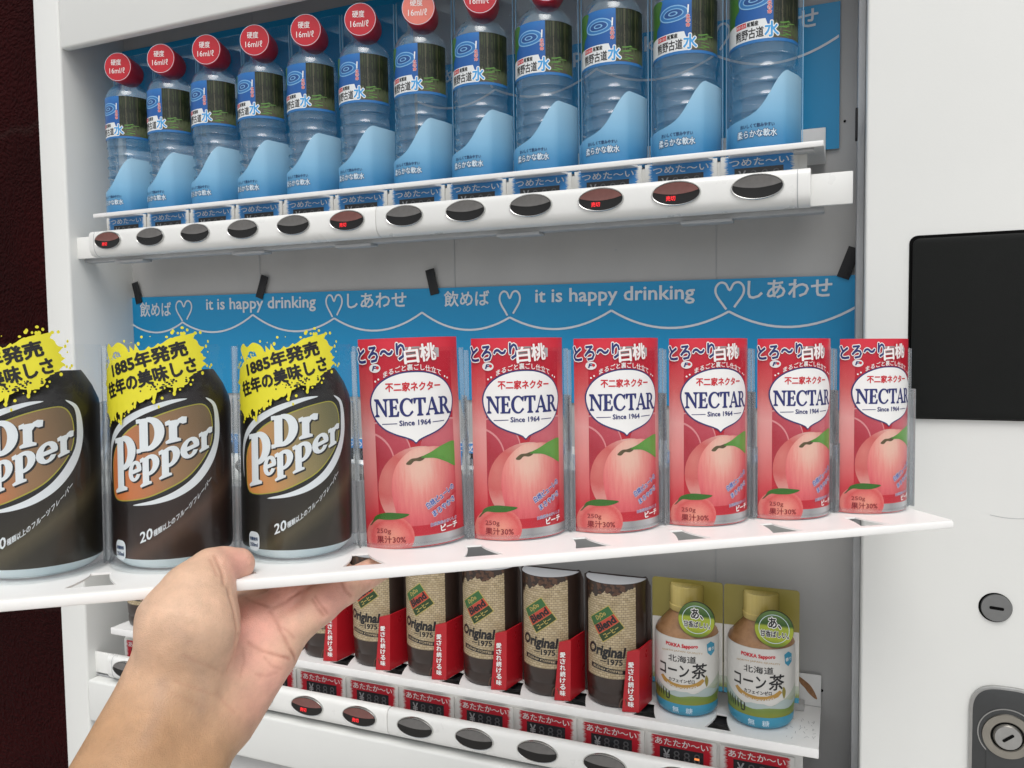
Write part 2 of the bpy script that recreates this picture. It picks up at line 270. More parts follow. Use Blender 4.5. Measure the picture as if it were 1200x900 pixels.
# ------------------------------------------------------------------ geometry helpers
class Geo:
    """Collects faces with materials and print uvs, then links them as ONE mesh object."""
    def __init__(s): s.V = []; s.F = []; s.M = []; s.U = []; s.mats = []
    def mi(s, m):
        if m not in s.mats: s.mats.append(m)
        return s.mats.index(m)
    def add(s, V, F, m, U=None):
        o = len(s.V); k = s.mi(m)
        s.V += [tuple(v) for v in V]; s.U += list(U) if U else [(v[0] * 1000, v[2] * 1000) for v in V]
        for f in F: s.F.append(tuple(i + o for i in f)); s.M.append(k)
    def bm(s, b, m, mtx=None):
        b.verts.ensure_lookup_table()
        s.add([(mtx @ v.co if mtx else v.co) for v in b.verts], [[v.index for v in f.verts] for f in b.faces], m); b.free()
    def box(s, x0, x1, y0, y1, z0, z1, m, r=0, seg=2, mtx=None):
        b = bmesh.new(); bmesh.ops.create_cube(b, size=1)
        for v in b.verts: v.co = Vector(((x0 + x1) / 2 + v.co.x * (x1 - x0), (y0 + y1) / 2 + v.co.y * (y1 - y0), (z0 + z1) / 2 + v.co.z * (z1 - z0)))
        if r: bmesh.ops.bevel(b, geom=list(b.edges), offset=r, segments=seg, profile=.5, affect='EDGES')
        b.verts.index_update(); s.bm(b, m, mtx)
    def prism(s, pts, a, b_, m, axis='y', r=0, holes=()):
        """extrude a polygon given in (x,z) along y (or (x,y) along z / (y,z) along x)"""
        f = {'y': lambda p, t: (p[0], t, p[1]), 'z': lambda p, t: (p[0], p[1], t), 'x': lambda p, t: (t, p[0], p[1])}[axis]
        loops = [pts] + list(holes); flat = [p for l in loops for p in l]
        tris = tessellate_polygon([[Vector((p[0], p[1], 0)) for p in l] for l in loops])
        n = len(flat); V = [f(p, a) for p in flat] + [f(p, b_) for p in flat]
        F = [tuple(t) for t in tris] + [tuple(i + n for i in reversed(t)) for t in tris]
        o = 0
        for l in loops:
            k = len(l)
            F += [(o + i, o + (i + 1) % k, o + (i + 1) % k + n, o + i + n) for i in range(k)]; o += k
        b = bmesh.new(); vs = [b.verts.new(v) for v in V]
        for t in F:
            try: b.faces.new([vs[i] for i in t])
            except ValueError: pass
        bmesh.ops.recalc_face_normals(b, faces=b.faces)
        if r:
            es = [e for e in b.edges if len(e.link_faces) == 2 and e.calc_face_angle(0) > .9 and abs((e.verts[0].co - e.verts[1].co).normalized().dot(Vector({'y': (0, 1, 0), 'z': (0, 0, 1), 'x': (1, 0, 0)}[axis]))) < .5]
            bmesh.ops.bevel(b, geom=es, offset=r, segments=2, profile=.5, affect='EDGES')
        b.verts.index_update(); s.bm(b, m)
    def lathe(s, prof, m, cx=0, cy=0, a0=0, a1=360, n=48, caps=False, uvr=None):
        """prof: (r, z) list; angle 0 faces -y"""
        full = abs(a1 - a0) >= 360; k = n if full else n + 1
        V = []; U = []
        for r, z in prof:
            for i in range(k):
                a = radians(a0 + (a1 - a0) * i / n)
                V.append((cx + r * sin(a), cy - r * cos(a), z)); U.append((a * (uvr or r) * 1000, z * 1000))
        F = []
        for j in range(len(prof) - 1):
            for i in range(n):
                i2 = (i + 1) % k
                F.append((j * k + i, j * k + i2, (j + 1) * k + i2, (j + 1) * k + i))
        if caps: F.append(tuple(range((len(prof) - 1) * k, len(prof) * k)))
        s.add(V, F, m, U)
    def cyl(s, p0, p1, r0, r1, m, n=32, caps=(1, 1)):
        p0 = Vector(p0); p1 = Vector(p1); ax = (p1 - p0).normalized(); e = ax.orthogonal().normalized(); g = ax.cross(e)
        V = [p0 + (e * cos(2 * pi * i / n) + g * sin(2 * pi * i / n)) * r0 for i in range(n)] + [p1 + (e * cos(2 * pi * i / n) + g * sin(2 * pi * i / n)) * r1 for i in range(n)]
        F = [(i, (i + 1) % n, (i + 1) % n + n, i + n) for i in range(n)]
        if caps[0]: F.append(tuple(reversed(range(n))))
        if caps[1]: F.append(tuple(range(n, 2 * n)))
        s.add(V, F, m)
    def sheet(s, path, z0, z1, m, thick=0, top=None):
        """wall standing on a path of (x,y); top(i) may give the height per point"""
        n = len(path); V = []
        for i, (x, y) in enumerate(path):
            V += [(x, y, z0), (x, y, top(i) if top else z1)]
        s.add(V, [(2 * i, 2 * i + 2, 2 * i + 3, 2 * i + 1) for i in range(n - 1)], m)
    def build(s, name, parent=None, smooth=40, remap=None):
        me = D.meshes.new(name); me.from_pydata(s.V, [], s.F)
        for m in s.mats: me.materials.append(MATS[(remap or {}).get(m, m)])
        me.polygons.foreach_set('material_index', s.M)
        uv = me.uv_layers.new(name='art'); li = np.zeros(len(me.loops), dtype=np.int32); me.loops.foreach_get('vertex_index', li)
        U = np.array(s.U, dtype=np.float32); uv.data.foreach_set('uv', U[li].ravel())
        me.polygons.foreach_set('use_smooth', [True] * len(s.F)); me.set_sharp_from_angle(angle=radians(smooth)); me.update()
        o = D.objects.new(name, me); COL.objects.link(o)
        if parent: o.parent = parent
        return o

def thing(name, label, cat, loc=(0, 0, 0), group=None, rot=None):
    o = D.objects.new(name, None); o.empty_display_size = .02; COL.objects.link(o); o.location = loc
    if rot is not None: o.rotation_euler = rot
    o['label'] = label; o['category'] = cat
    if group: o['group'] = group
    return o

def tag(o, label, cat, group=None):
    o['label'] = label; o['category'] = cat
    if group: o['group'] = group
    return o

def dup(root, loc, label=None):
    r = root.copy(); COL.objects.link(r); r.location = loc
    if label: r['label'] = label
    for ch in list(root.children):
        c = ch.copy(); COL.objects.link(c); c.parent = r
        for g in ch.children:
            d = g.copy(); COL.objects.link(d); d.parent = c
    return r

# ------------------------------------------------------------------ printed artwork: flat shapes in mm, laid onto a surface
_tc = {}
def text_mesh(s, bold):
    k = (s, round(bold, 3))
    if k not in _tc:
        c = D.curves.new('type', 'FONT'); c.body = s; c.size = 1; c.offset = bold; c.resolution_u = 2
        o = D.objects.new('type', c); me = D.meshes.new_from_object(o)
        _tc[k] = (np.array([v.co[:2] for v in me.vertices]).reshape(-1, 2), [tuple(p.vertices) for p in me.polygons])
        D.objects.remove(o); D.curves.remove(c); D.meshes.remove(me)
    return _tc[k]

def ell(cx, cy, rx, ry, n=40, a0=0, a1=360, rot=0):
    ps = [(rx * cos(radians(a0 + (a1 - a0) * i / n)), ry * sin(radians(a0 + (a1 - a0) * i / n))) for i in range(n + (abs(a1 - a0) < 360))]
    c, s_ = cos(radians(rot)), sin(radians(rot))
    return [(cx + x * c - y * s_, cy + x * s_ + y * c) for x, y in ps]

def rrect(x0, y0, x1, y1, r, n=5):
    P = []
    for cx, cy, a in ((x1 - r, y1 - r, 0), (x0 + r, y1 - r, 90), (x0 + r, y0 + r, 180), (x1 - r, y0 + r, 270)):
        P += [(cx + r * cos(radians(a + 90 * i / n)), cy + r * sin(radians(a + 90 * i / n))) for i in range(n + 1)]
    return P

def spline(pts, closed=True, n=6):
    """Catmull-Rom through the points"""
    P = [np.array(p, float) for p in pts]; m = len(P); O = []
    for i in range(m if closed else m - 1):
        g = lambda k: P[k % m] if closed else P[min(max(k, 0), m - 1)]
        a, b, c, d = g(i - 1), g(i), g(i + 1), g(i + 2)
        for j in range(n):
            t = j / n
            O.append(tuple(.5 * (2 * b + (c - a) * t + (2 * a - 5 * b + 4 * c - d) * t * t + (3 * b - a - 3 * c + d) * t ** 3)))
    if not closed: O.append(tuple(P[-1]))
    return O

def clean(pts):
    O = []
    for p in pts:
        if not O or abs(p[0] - O[-1][0]) + abs(p[1] - O[-1][1]) > 1e-5: O.append((float(p[0]), float(p[1])))
    if len(O) > 1 and abs(O[0][0] - O[-1][0]) + abs(O[0][1] - O[-1][1]) < 1e-5: O.pop()
    return O

class Art:
    def __init__(s): s.items = []
    def raw(s, V, F, m, L, clip=None): s.items.append((V, F, m, L, clip))
    def poly(s, pts, m, L, holes=(), clip=None, warp=None):
        loops = [clean(pts)] + [clean(h) for h in holes]
        flat = [p for l in loops for p in l]
        T = tessellate_polygon([[Vector((p[0], p[1], 0)) for p in l] for l in loops])
        if warp: flat = [warp(*p) for p in flat]
        s.raw(flat, [tuple(t) for t in T], m, L, clip)
    def rect(s, x0, y0, x1, y1, m, L, **k): s.poly([(x0, y0), (x1, y0), (x1, y1), (x0, y1)], m, L, **k)
    def stroke(s, pts, w, m, L, closed=False, clip=None):
        P = [np.array(p, float) for p in pts]; n = len(P); A = []; B = []
        for i in range(n):
            if closed: t = P[(i + 1) % n] - P[i - 1]
            else: t = P[min(i + 1, n - 1)] - P[max(i - 1, 0)]
            t = t / (np.hypot(*t) or 1); nn = np.array((-t[1], t[0]))
            ww = w[i] if hasattr(w, '__len__') else w
            A.append(tuple(P[i] + nn * ww / 2)); B.append(tuple(P[i] - nn * ww / 2))
        V = A + B; F = [(i, (i + 1) % n, (i + 1) % n + n, i + n) for i in range(n if closed else n - 1)]
        s.raw(V, F, m, L, clip)
    def text(s, t, x, y, wd, ht, m, L, rot=0, bold=.0, shear=0, out=None, outm=None, warp=None, clip=None, arc=None):
        """fit the string into wd x ht, lower-left at (x, y) before turning by rot degrees; out: outline width in em"""
        V0, _ = text_mesh(t, 0)
        if not len(V0): return
        mn = V0.min(0); sz = np.maximum(V0.max(0) - mn, 1e-6)
        V, F = text_mesh(t, 0)
        ring = lambda r, k: [(0, 0)] + ([(r * cos(2 * pi * i / k), r * sin(2 * pi * i / k)) for i in range(k)] if r > 0 else [])
        for off, mm, l in ([(o, outm, L - .5) for o in ring(bold + out, 12)] if out else []) + [(o, m, L) for o in ring(bold, 6)]:
            W = (V - mn + np.array(off)) / sz * np.array((wd, ht))
            W[:, 0] += shear * W[:, 1]
            if arc: W[:, 1] += arc * (1 - ((W[:, 0] - wd / 2) / (wd / 2)) ** 2)
            c, sn = cos(radians(rot)), sin(radians(rot))
            W = np.stack([x + W[:, 0] * c - W[:, 1] * sn, y + W[:, 0] * sn + W[:, 1] * c], 1)
            if warp: W = np.array([warp(*p) for p in W])
            s.raw([tuple(p) for p in W], F, mm, l, clip)
    def emit(s, geo, fn, du=None, dv=None, dh=.00007, base=.00008, flip=False):
        cnt = {}
        for V, F, m, L, clip in s.items:
            b = bmesh.new(); vs = [b.verts.new((p[0], p[1], 0)) for p in V]
            for f in F:
                try: b.faces.new([vs[i] for i in f])
                except ValueError: pass
            def cut(co, no, clear=False):
                bmesh.ops.bisect_plane(b, geom=b.verts[:] + b.edges[:] + b.faces[:], dist=1e-6, plane_co=co, plane_no=no, clear_outer=clear)
            if clip:
                cut((clip[0], 0, 0), (-1, 0, 0), True); cut((clip[2], 0, 0), (1, 0, 0), True); cut((0, clip[1], 0), (0, -1, 0), True); cut((0, clip[3], 0), (0, 1, 0), True)
            if not b.verts: b.free(); continue
            for step, ax in ((du, 0), (dv, 1)):
                if step:
                    lo = min(v.co[ax] for v in b.verts); hi = max(v.co[ax] for v in b.verts)
                    k = math.floor(lo / step) + 1
                    while k * step < hi:
                        no = (1, 0, 0) if ax == 0 else (0, 1, 0); cut(tuple(k * step * c for c in no), no); k += 1
            for f in b.faces:
                f.normal_update()
                if f.normal.z < 0: f.normal_flip()
            b.verts.index_update(); key = round(L * 2); cnt[key] = cnt.get(key, 0) + 1
            h = base + L * dh + (cnt[key] % 10) * .000003
            geo.add([fn(v.co.x, v.co.y, h) for v in b.verts], [[v.index for v in f.verts] for f in b.faces], m, [(v.co.x, v.co.y) for v in b.verts])
            b.free()

def on_cyl(R, cx=0, cy=0, z0=0):
    """arc millimetres -> cylinder of radius R (m) whose axis is at (cx, cy); u=0 faces -y"""
    return lambda u, v, h: (cx + (R + h) * sin(u * .001 / R), cy - (R + h) * cos(u * .001 / R), z0 + v * .001)
def on_plane(y, x0=0, z0=0): return lambda u, v, h: (x0 + u * .001, y - h, z0 + v * .001)

# --- hand-cut serif letters: each is a list of polygons in a box 0..w x 0..1 ; returns (polys, advance)
def bowl(cx, cy, ro, ri, a0, a1, off=0, n=18):
    o = [(cx + ro[0] * cos(radians(a0 + (a1 - a0) * i / n)), cy + ro[1] * sin(radians(a0 + (a1 - a0) * i / n))) for i in range(n + 1)]
    i_ = [(cx + off + ri[0] * cos(radians(a0 + (a1 - a0) * i / n)), cy + ri[1] * sin(radians(a0 + (a1 - a0) * i / n))) for i in range(n + 1)]
    return o + i_[::-1]
def R4(x0, y0, x1, y1): return [(x0, y0), (x1, y0), (x1, y1), (x0, y1)]
def slab(x0, x1, y, up, t=.06):     # bracketed serif
    s_ = 1 if up else -1
    return [(x0, y), (x1, y), (x1, y + s_ * t * .6), ((x0 + x1) / 2 + (x1 - x0) * .22, y + s_ * t * 2), ((x0 + x1) / 2 - (x1 - x0) * .22, y + s_ * t * 2), (x0, y + s_ * t * .6)]
def glyph(ch):
    if ch == 'N': return [R4(.12, 0, .2, 1), [(.06, 1), (.28, 1), (.80, .12), (.80, 0), (.74, 0), (.12, .94)], R4(.72, .0, .80, 1), slab(.02, .32, 0, True), slab(.60, .92, 1, False), slab(0, .2, 1, False)], .94
    if ch == 'E': return [R4(.1, 0, .28, 1), R4(.1, 0, .62, .07), R4(.1, .93, .60, 1), R4(.1, .48, .5, .55), [(.62, 0), (.66, .28), (.60, .28), (.5, .07), (.5, 0)], [(.60, 1), (.63, .74), (.57, .74), (.48, .93), (.48, 1)], R4(.46, .38, .51, .65), R4(0, 0, .1, .05), R4(0, .95, .1, 1)], .70
    if ch == 'C': return [bowl(.46, .5, (.44, .52), (.30, .45), 38, 322, .03), [(.80, .66), (.86, .98), (.80, .98), (.66, .84)], [(.80, .30), (.86, .22), (.74, .10), (.66, .16)]], .90
    if ch == 'T': return [R4(.31, 0, .49, 1), R4(.02, .93, .78, 1), [(.0, 1), (.02, .70), (.08, .70), (.16, .93), (.16, 1)], [(.80, 1), (.78, .70), (.72, .70), (.64, .93), (.64, 1)], slab(.2, .6, 0, True)], .80
    if ch == 'A': return [[(.40, 1.02), (.48, 1.02), (.86, 0), (.66, 0), (.38, .80), (.14, 0), (.07, 0)], R4(.22, .29, .62, .36), slab(-.02, .24, 0, True), slab(.56, .96, 0, True)], .92
    if ch == 'R': return [R4(.1, 0, .28, 1), bowl(.36, .73, (.34, .27), (.17, .20), -90, 90), R4(.28, .93, .36, 1), R4(.28, .46, .36, .53), [(.34, .50), (.54, .50), (.92, 0), (.70, 0)], slab(0, .4, 0, True), R4(0, .94, .1, 1), slab(.66, 1.0, 0, True, .04)], .96
    if ch == 'D': return [R4(.12, 0, .36, 1), bowl(.36, .5, (.52, .5), (.26, .40), -90, 90), R4(0, 0, .12, .09), R4(0, .91, .12, 1)], .92
    if ch == 'P': return [R4(.10, -.42, .34, 1), bowl(.34, .56, (.44, .44), (.20, .34), -90, 90), R4(-.02, .90, .10, 1), slab(-.03, .48, -.42, True, .05)], .80
    if ch == 'e': return [bowl(.36, .5, (.36, .52), (.17, .42), 8, 325, .0), R4(.15, .42, .70, .56), [(.66, .56), (.72, .56), (.72, .46), (.5, .46)]], .76
    if ch == 'p': return [R4(.10, -.50, .32, 1), bowl(.38, .5, (.40, .52), (.18, .40), -140, 140), slab(-.04, .46, -.50, True, .06), [(-.03, .98), (.10, 1.04), (.10, .86), (-.03, .86)]], .84
    if ch == 'r': return [R4(.10, 0, .32, 1), [(.32, .66), (.42, .86), (.54, .78), (.64, .78), (.66, 1.02), (.52, 1.06), (.40, 1.0), (.32, .88)], slab(-.03, .46, 0, True, .07), [(-.03, .98), (.10, 1.04), (.10, .86), (-.03, .86)]], .66
def serif(art, word, x, y, wd, ht, m, L, slope=0, grow=0, dx=0, dy=0):
    adv = sum(glyph(c)[1] for c in word); k = wd / adv; X = 0
    for c in word:
        P, a = glyph(c)
        for p in P:
            q = [(x + dx + (X + px) * k, y + dy + py * ht + ((X + px) * k) * slope) for px, py in p]
            art.poly(q, m, L)
            if grow: art.stroke(q, grow, m, L, closed=True)
        X += a

# ================================================================== SETTING
g = Geo(); g.box(-30, 30, -30, 30, -1.415, -1.40, 'ground_concrete'); o = g.build('ground'); o['kind'] = 'structure'
g = Geo(); g.box(-5, -.1185, .30, .42, -1.399, 3.2, 'maroon_stucco')
g.box(-5, -.335, .288, .2985, -1.399, 3.2, 'maroon_stucco', r=.002)
o = g.build('wall'); tag(o, 'dark maroon pebbled stucco wall beside the white machine', 'wall')

# ================================================================== VENDING MACHINE
ROWS = (0.0, -0.2636, -0.5271)
vm = thing('vending_machine', 'white drinks vending machine with its display window open and a black panel on the right', 'vending machine', (0, 0, 0))
g = Geo()                                                                    # cabinet behind the front
g.box(-.108, 1.148, .11, .80, -1.38, .46, 'white_paint', r=.004)
g.build('cabinet', vm)
g = Geo()
g.box(-.112, -.0675, 0, .104, -1.38, .455, 'white_paint', r=.0035, seg=3); g.build('pillar', vm)
g = Geo(); g.box(-.0668, .8308, 0, .012, .2355, .455, 'white_paint', r=.0025, seg=3); g.box(-.0668, .8308, .0121, .104, .2905, .455, 'grey_trim'); g.build('top_panel', vm)
g = Geo(); g.box(.8315, 1.15, 0, .104, -1.38, .455, 'white_paint', r=.0022, seg=3)
g.build('side_panel', vm)
g = Geo()
g.box(-.0668, .8308, -.001, .03, -.603, -.5495, 'white_paint', r=.003, seg=3)
g.box(-.0668, .8308, .012, .05, -1.38, -.604, 'liner', r=.002)
g.build('lower_panel', vm)
# liner: back, left and right walls, ceiling, floor
g = Geo()
g.box(-.10, .8315, .095, .1038, -.5485, .2895, 'liner')
g.box(-.1035, -.086, .0105, .0945, -.5485, .2895, 'liner_side', r=.0008)
g.box(.8255, .8313, .0405, .0945, -.5485, .2895, 'grey_trim', r=.001)
g.box(-.0855, .825, .014, .0945, .283, .2893, 'grey_trim')
g.box(-.0855, .825, .013, .0945, -.5483, -.5475, 'grey_trim')
g.box(-.0859, -.0800, .016, .020, -.056, -.007, 'dark_gap', r=.0005)
g.box(-.0859, -.0815, .021, .030, -.058, -.0205, 'liner_side', r=.0005)
g.box(-.0859, -.0775, .0195, .0305, -.0595, -.058, 'dark_gap')
g.box(-.0859, -.0835, .0165, .022, .105, .165, 'dark_gap')
g.box(.8235, .8254, .018, .03, .036, .061, 'dark_gap', r=.0005)
g.cyl((.8155, .0949, .0695), (.8155, .0938, .0695), .0011, .0011, 'hole_black', 12)
g.cyl((.600, .0949, -.035), (.600, .0944, -.035), .0012, .0012, 'grey_trim', 12)
g.cyl((.800, .0949, -.465), (.800, .0944, -.465), .0014, .0014, 'hole_black', 12)
for x in (.145, .415, .70):                                                   # faint sheet joints in the back
    g.box(x, x + .0012, .0944, .0949, -.5474, .2825, 'grey_trim')
g.build('liner', vm)

def dish(zc, x0):
    def fn(u, v, h):
        r2 = min(1, (u / 20.4) ** 2 + (v / 9.6) ** 2)
        return (x0 + u * .001, -.0004 - .0006 * r2 - h, zc + v * .001)
    return fn
def button_geo(lit=False):
    g = Geo()
    n = 48; V = []; prof = ((21.6, 10.7, .0025), (21.6, 10.7, -.0006), (21.0, 10.2, -.0014), (20.4, 9.6, -.0010))
    for a, b, y in prof: V += [(a * .001 * cos(2 * pi * i / n), y, b * .001 * sin(2 * pi * i / n)) for i in range(n)]
    F = [(j * n + i, j * n + (i + 1) % n, (j + 1) * n + (i + 1) % n, (j + 1) * n + i) for j in range(3) for i in range(n)]
    g.add(V, F, 'chrome'); 
    a = Art(); a.poly(ell(0, 0, 20.4, 9.6, 48), 'button_dark', 0)
    up = ell(0, 0, 20.2, 9.4, 24, 12, 168)
    low = spline([(-19.7, 2.0), (-11, .0), (0, -.9), (11, .0), (19.7, 2.0)], False, 5)
    a.poly(up + low, 'lens_gloss_red' if lit else 'lens_gloss', 3)  # lighter upper field painted as the gloss on the dish
    a.emit(g, dish(0, 0), 3, 2, dh=.0001)
    if lit:
        a = Art(); a.text('売切', -8.5, -6.2, 8, 4.2, 'led_red', 5, bold=.03); a.emit(g, dish(0, 0), 3, 3, dh=.0001)
    return g
# one glossy oval button of each kind, shared by all rails
B_OFF = button_geo().build('push_button'); B_LIT = button_geo(True).build('push_button')

def card_geo(word, bgm, digits=None):
    """price ticket: torn-edged colour field, word on top, black price window"""
    rnd = random.Random(3); g = Geo(); a = Art()
    a.rect(-32.4, -24, 32.4, 6.5, 'card_white', 0)
    L = [(-29, 5.5)]; R_ = []
    for i in range(22):
        y = 5.0 - i * 1.28
        L += [(-29 + rnd.uniform(1.2, 4.2), y), (-29 + rnd.uniform(-1, .6), y - .64)]
        R_ += [(29 - rnd.uniform(1.2, 4.2), y), (29 + rnd.uniform(-.6, 1), y - .64)]
    a.poly(L + R_[::-1] + [(29, 5.5)], bgm, 1)
    a.text(word, -25, -2.9, 50, 6.4, 'ink_white', 3, bold=.012)
    a.rect(-20.5, -22.5, 20.5, -4.6, 'display_black', 3)
    a.text('¥', -17, -16.5, 6.0, 9.5, 'ink_grey', 5, bold=.02)
    for k, x in enumerate((-7.5, 2, 11.5)):
        c = 'led_off'
        a.text('8', x, -16.5, 6, 9.8, c, 5, bold=-.012)
        if digits and digits[k]: a.rect(x + .6, -12.6, x + 5.2, -10.6, digits[k], 6)
    g.box(-.0325, .0325, 0, .0012, -.024, .0065, 'card_white')
    a.emit(g, on_plane(0)); return g
C_COLD = card_geo('つめた〜い', 'ink_card_blue').build('price_card')
C_WARM = card_geo('あたたか〜い', 'ink_card_red').build('price_card')
C_WARM10 = card_geo('あたたか〜い', 'ink_card_red', (None, None, 'led_orange')).build('price_card')
C_WARM11 = card_geo('あたたか〜い', 'ink_card_red', ('led_yellow', 'led_yellow', None)).build('price_card')
LIT = {0: (0, 5, 9, 10), 1: (), 2: (4, 5)}
used = set()
def place(src, parent, loc):
    o = src if src.name not in used else src.copy()
    if src.name in used: COL.objects.link(o)
    used.add(src.name); o.parent = parent; o.location = loc
    return o
for k, z in enumerate(ROWS):
    g = Geo()
    prof = [(.024, -.0165), (.014, -.0182), (.006, -.0170), (.0015, -.0125), (.0, -.006), (.0, .005), (.0008, .0096), (.003, .0122), (.007, .0130), (.0105, .0122), (.0115, .0095)]
    prof = [(y, z + q) for y, q in spline(prof, False, 3)]
    for x0, x1 in ((-.033, .3737), (.3743, .790)):
        g.prism(prof, x0, x1, 'white_plastic', 'x', r=.0011)
    for x in (-.0243, .7795): g.prism([(y - .00025, q) for y, q in prof if y < .02] + [(.0105, z + .0134), (.018, z - .0184)], x, x + .0007, 'grey_trim', 'x')
    g.box(-.0855, .0, .0125, .016, z - .0176, z + .0090, 'white_plastic', r=.0008)
    g.box(.78, .8222, .0125, .016, z - .0176, z + .0090, 'white_plastic', r=.0008)
    g.box(-.08, .80, .022, .036, z - .0215, z - .0170, 'grey_trim', r=.0006)
    for x in (-.012, .17, .31, .5, .68):
        g.box(x, x + .045, .019, .034, z - .0245, z - .0216, 'grey_trim', r=.0005)
    g.box(-.034, .786, .0302, .0312, z - .016, z + .0300, 'card_white')
    rail = g.build('button_rail', vm)
    for i in range(12):
        place(B_LIT if i in LIT[k] else B_OFF, rail, (i * PITCH, -.0006, z))
    for i in range(12):
        src = (C_COLD, C_COLD, C_WARM10 if i == 10 else C_WARM11 if i == 11 else C_WARM)[k]
        zc = (.0268, .0268, .0185)[k]
        place(src, rail, (i * PITCH - .0015, .0285, z + zc))

def well_holes(n, i0, i1, y0, y1):
    """dark concave-sided openings between the round wells of a sample tray"""
    H = []
    for i in range(i0, i1):
        xm = (i + .5) * n
        H.append([(xm - .0118, y0), (xm + .0118, y0)] + [(xm + .0118 - .0072 * sin(pi * t / 12), y0 + (y1 - y0) * t / 6) for t in range(1, 7)][:5] + [(xm + .005, y1), (xm - .005, y1)] + [(xm - .0118 + .0072 * sin(pi * t / 12), y0 + (y1 - y0) * t / 6) for t in range(1, 7)][:5][::-1])
    return H
for k, zt in ((0, .0338), (2, -.4795)):
    g = Geo()
    holes = well_holes(PITCH, 0, 11, .012, .043)
    g.prism([(-.029, .0062), (.7995, .0062), (.7995, .090), (-.029, .090)], zt - .002, zt, 'tray_white', 'z', holes=holes)
    g.box(-.0292, .7997, .0045, .0075, zt - (.0042 if k == 0 else .0078), zt + .0006, 'tray_white', r=.0009)
    g.box(-.029, .7995, .0892, .0905, zt + .0005, zt + .031, 'tray_white', r=.0005)
    if k: g.box(-.029, .7995, .034, .088, zt - .0066, zt - .0056, 'dark_gap')
    if k:
        a = Art(); a.poly(spline([(778, 28), (784, 25), (791, 19), (796, 9), (794, 8), (788, 13), (785, 17), (781, 21)], True, 4), 'stain_brown', 1); a.emit(g, on_plane(.0891, 0, zt))
        g.box(.770, .785, .074, .086, zt + .0005, zt + .007, 'liner', r=.0006)
        rs = random.Random(2); a = Art()
        for _ in range(26):
            x, y = rs.uniform(772, 796), rs.uniform(20, 60); a.stroke([(x, y), (x + rs.uniform(-3, 3), y + rs.uniform(-5, 5))], .5, 'grey_trim', 1)
        a.emit(g, lambda u, v, h: (u * .001, v * .001, zt + h))
    else:
        g.box(.776, .792, .010, .02, .0275, .0295, 'grey_trim')
    g.build('display_tray', vm)

# black panel, key disc, lock
g = Geo()
g.prism(rrect(.8632, -.1925, 1.12, -.0482, .006), .0004, -.0006, 'hole_black')
g.prism(rrect(.8655, -.1915, 1.12, -.0508, .005), -.0007, -.0042, 'black_plastic', r=.0012)
g.build('black_panel', vm)
def slotart(w_, h_, rot, cx, cz, y, m='hole_black'):
    a = Art(); c, s_ = cos(radians(rot)), sin(radians(rot))
    a.poly([(cx + x * c - q * s_, cz + x * s_ + q * c) for x, q in rrect(-w_ / 2, -h_ / 2, w_ / 2, h_ / 2, h_ * .45)], m, 2); return a
g = Geo(); kx, kz = .9275, -.3385
g.cyl((kx - .0006, .0, kz), (kx - .0006, -.0005, kz), .0115, .0115, 'hole_black', 48)
g.cyl((kx, -.0004, kz), (kx, -.0022, kz), .0108, .0104, 'disc_steel', 48)
slotart(10, 2.4, -4, 0, 0, 0).emit(g, on_plane(-.0022, kx, kz))
g.build('key_disc', vm)
g = Geo(); lx, lz = .9360, -.4375
arch = lambda hw, top, r: [(lx - hw, -.60), (lx + hw, -.60)] + [(lx + hw * cos(t), lz + top - r + r * sin(t)) for t in [pi * i / 28 for i in range(29)]]
def sq(hw, top, rc):   # arched plate: squarish shoulders, domed top
    P = [(lx - hw, -.60), (lx + hw, -.60)]
    for i in range(33):
        t = pi * i / 32; c_, s_ = cos(t), sin(t)
        P.append((lx + hw * math.copysign(abs(c_) ** .62, c_), lz + top - rc + rc * s_ ** .85))
    return P
g.prism(sq(.0257, .0380, .021), 0, -.0034, 'steel', r=.0012)
g.prism(sq(.0236, .0358, .020), -.0035, -.0042, 'steel_dark', r=.0003)
key = [(lx + .0204 * cos(radians(t)), lz + .001 + .0204 * sin(radians(t))) for t in range(-48, 229, 6)] + [(lx - .0140, -.60), (lx + .0140, -.60)]
key2 = [(lx + .0196 * cos(radians(t)), lz + .001 + .0196 * sin(radians(t))) for t in range(-46, 227, 6)] + [(lx - .0131, -.60), (lx + .0131, -.60)]
g.prism(key, -.0043, -.0050, 'steel', holes=[]); g.prism(key2, -.0051, -.0052, 'steel_dark')
lock = g.build('lock_plate', vm)
g = Geo()
g.lathe([(.0108, 0), (.0118, .0012), (.0172, .0012), (.0176, 0)], 'brass_steel', n=64)
g.V = [(lx + x, -.0053 - z, lz + y) for x, y, z in g.V]
g.cyl((lx, -.0053, lz), (lx, -.0058, lz), .0110, .0110, 'hole_black', 48); g.cyl((lx, -.0059, lz), (lx, -.0085, lz), .0101, .0090, 'steel', 48)
slotart(9.5, 2.3, 40, 0, 0, 0).emit(g, on_plane(-.0085, lx, lz))
g.build('lock_core', lock)
# faint scratch on the panel below the black window
g = Geo(); a = Art(); a.stroke(spline([(922, -266), (932, -267.6), (942, -267.6), (951, -266.6)], False, 4), .35, 'grey_trim', 1); a.emit(g, on_plane(0)); g.build('scratch', vm)

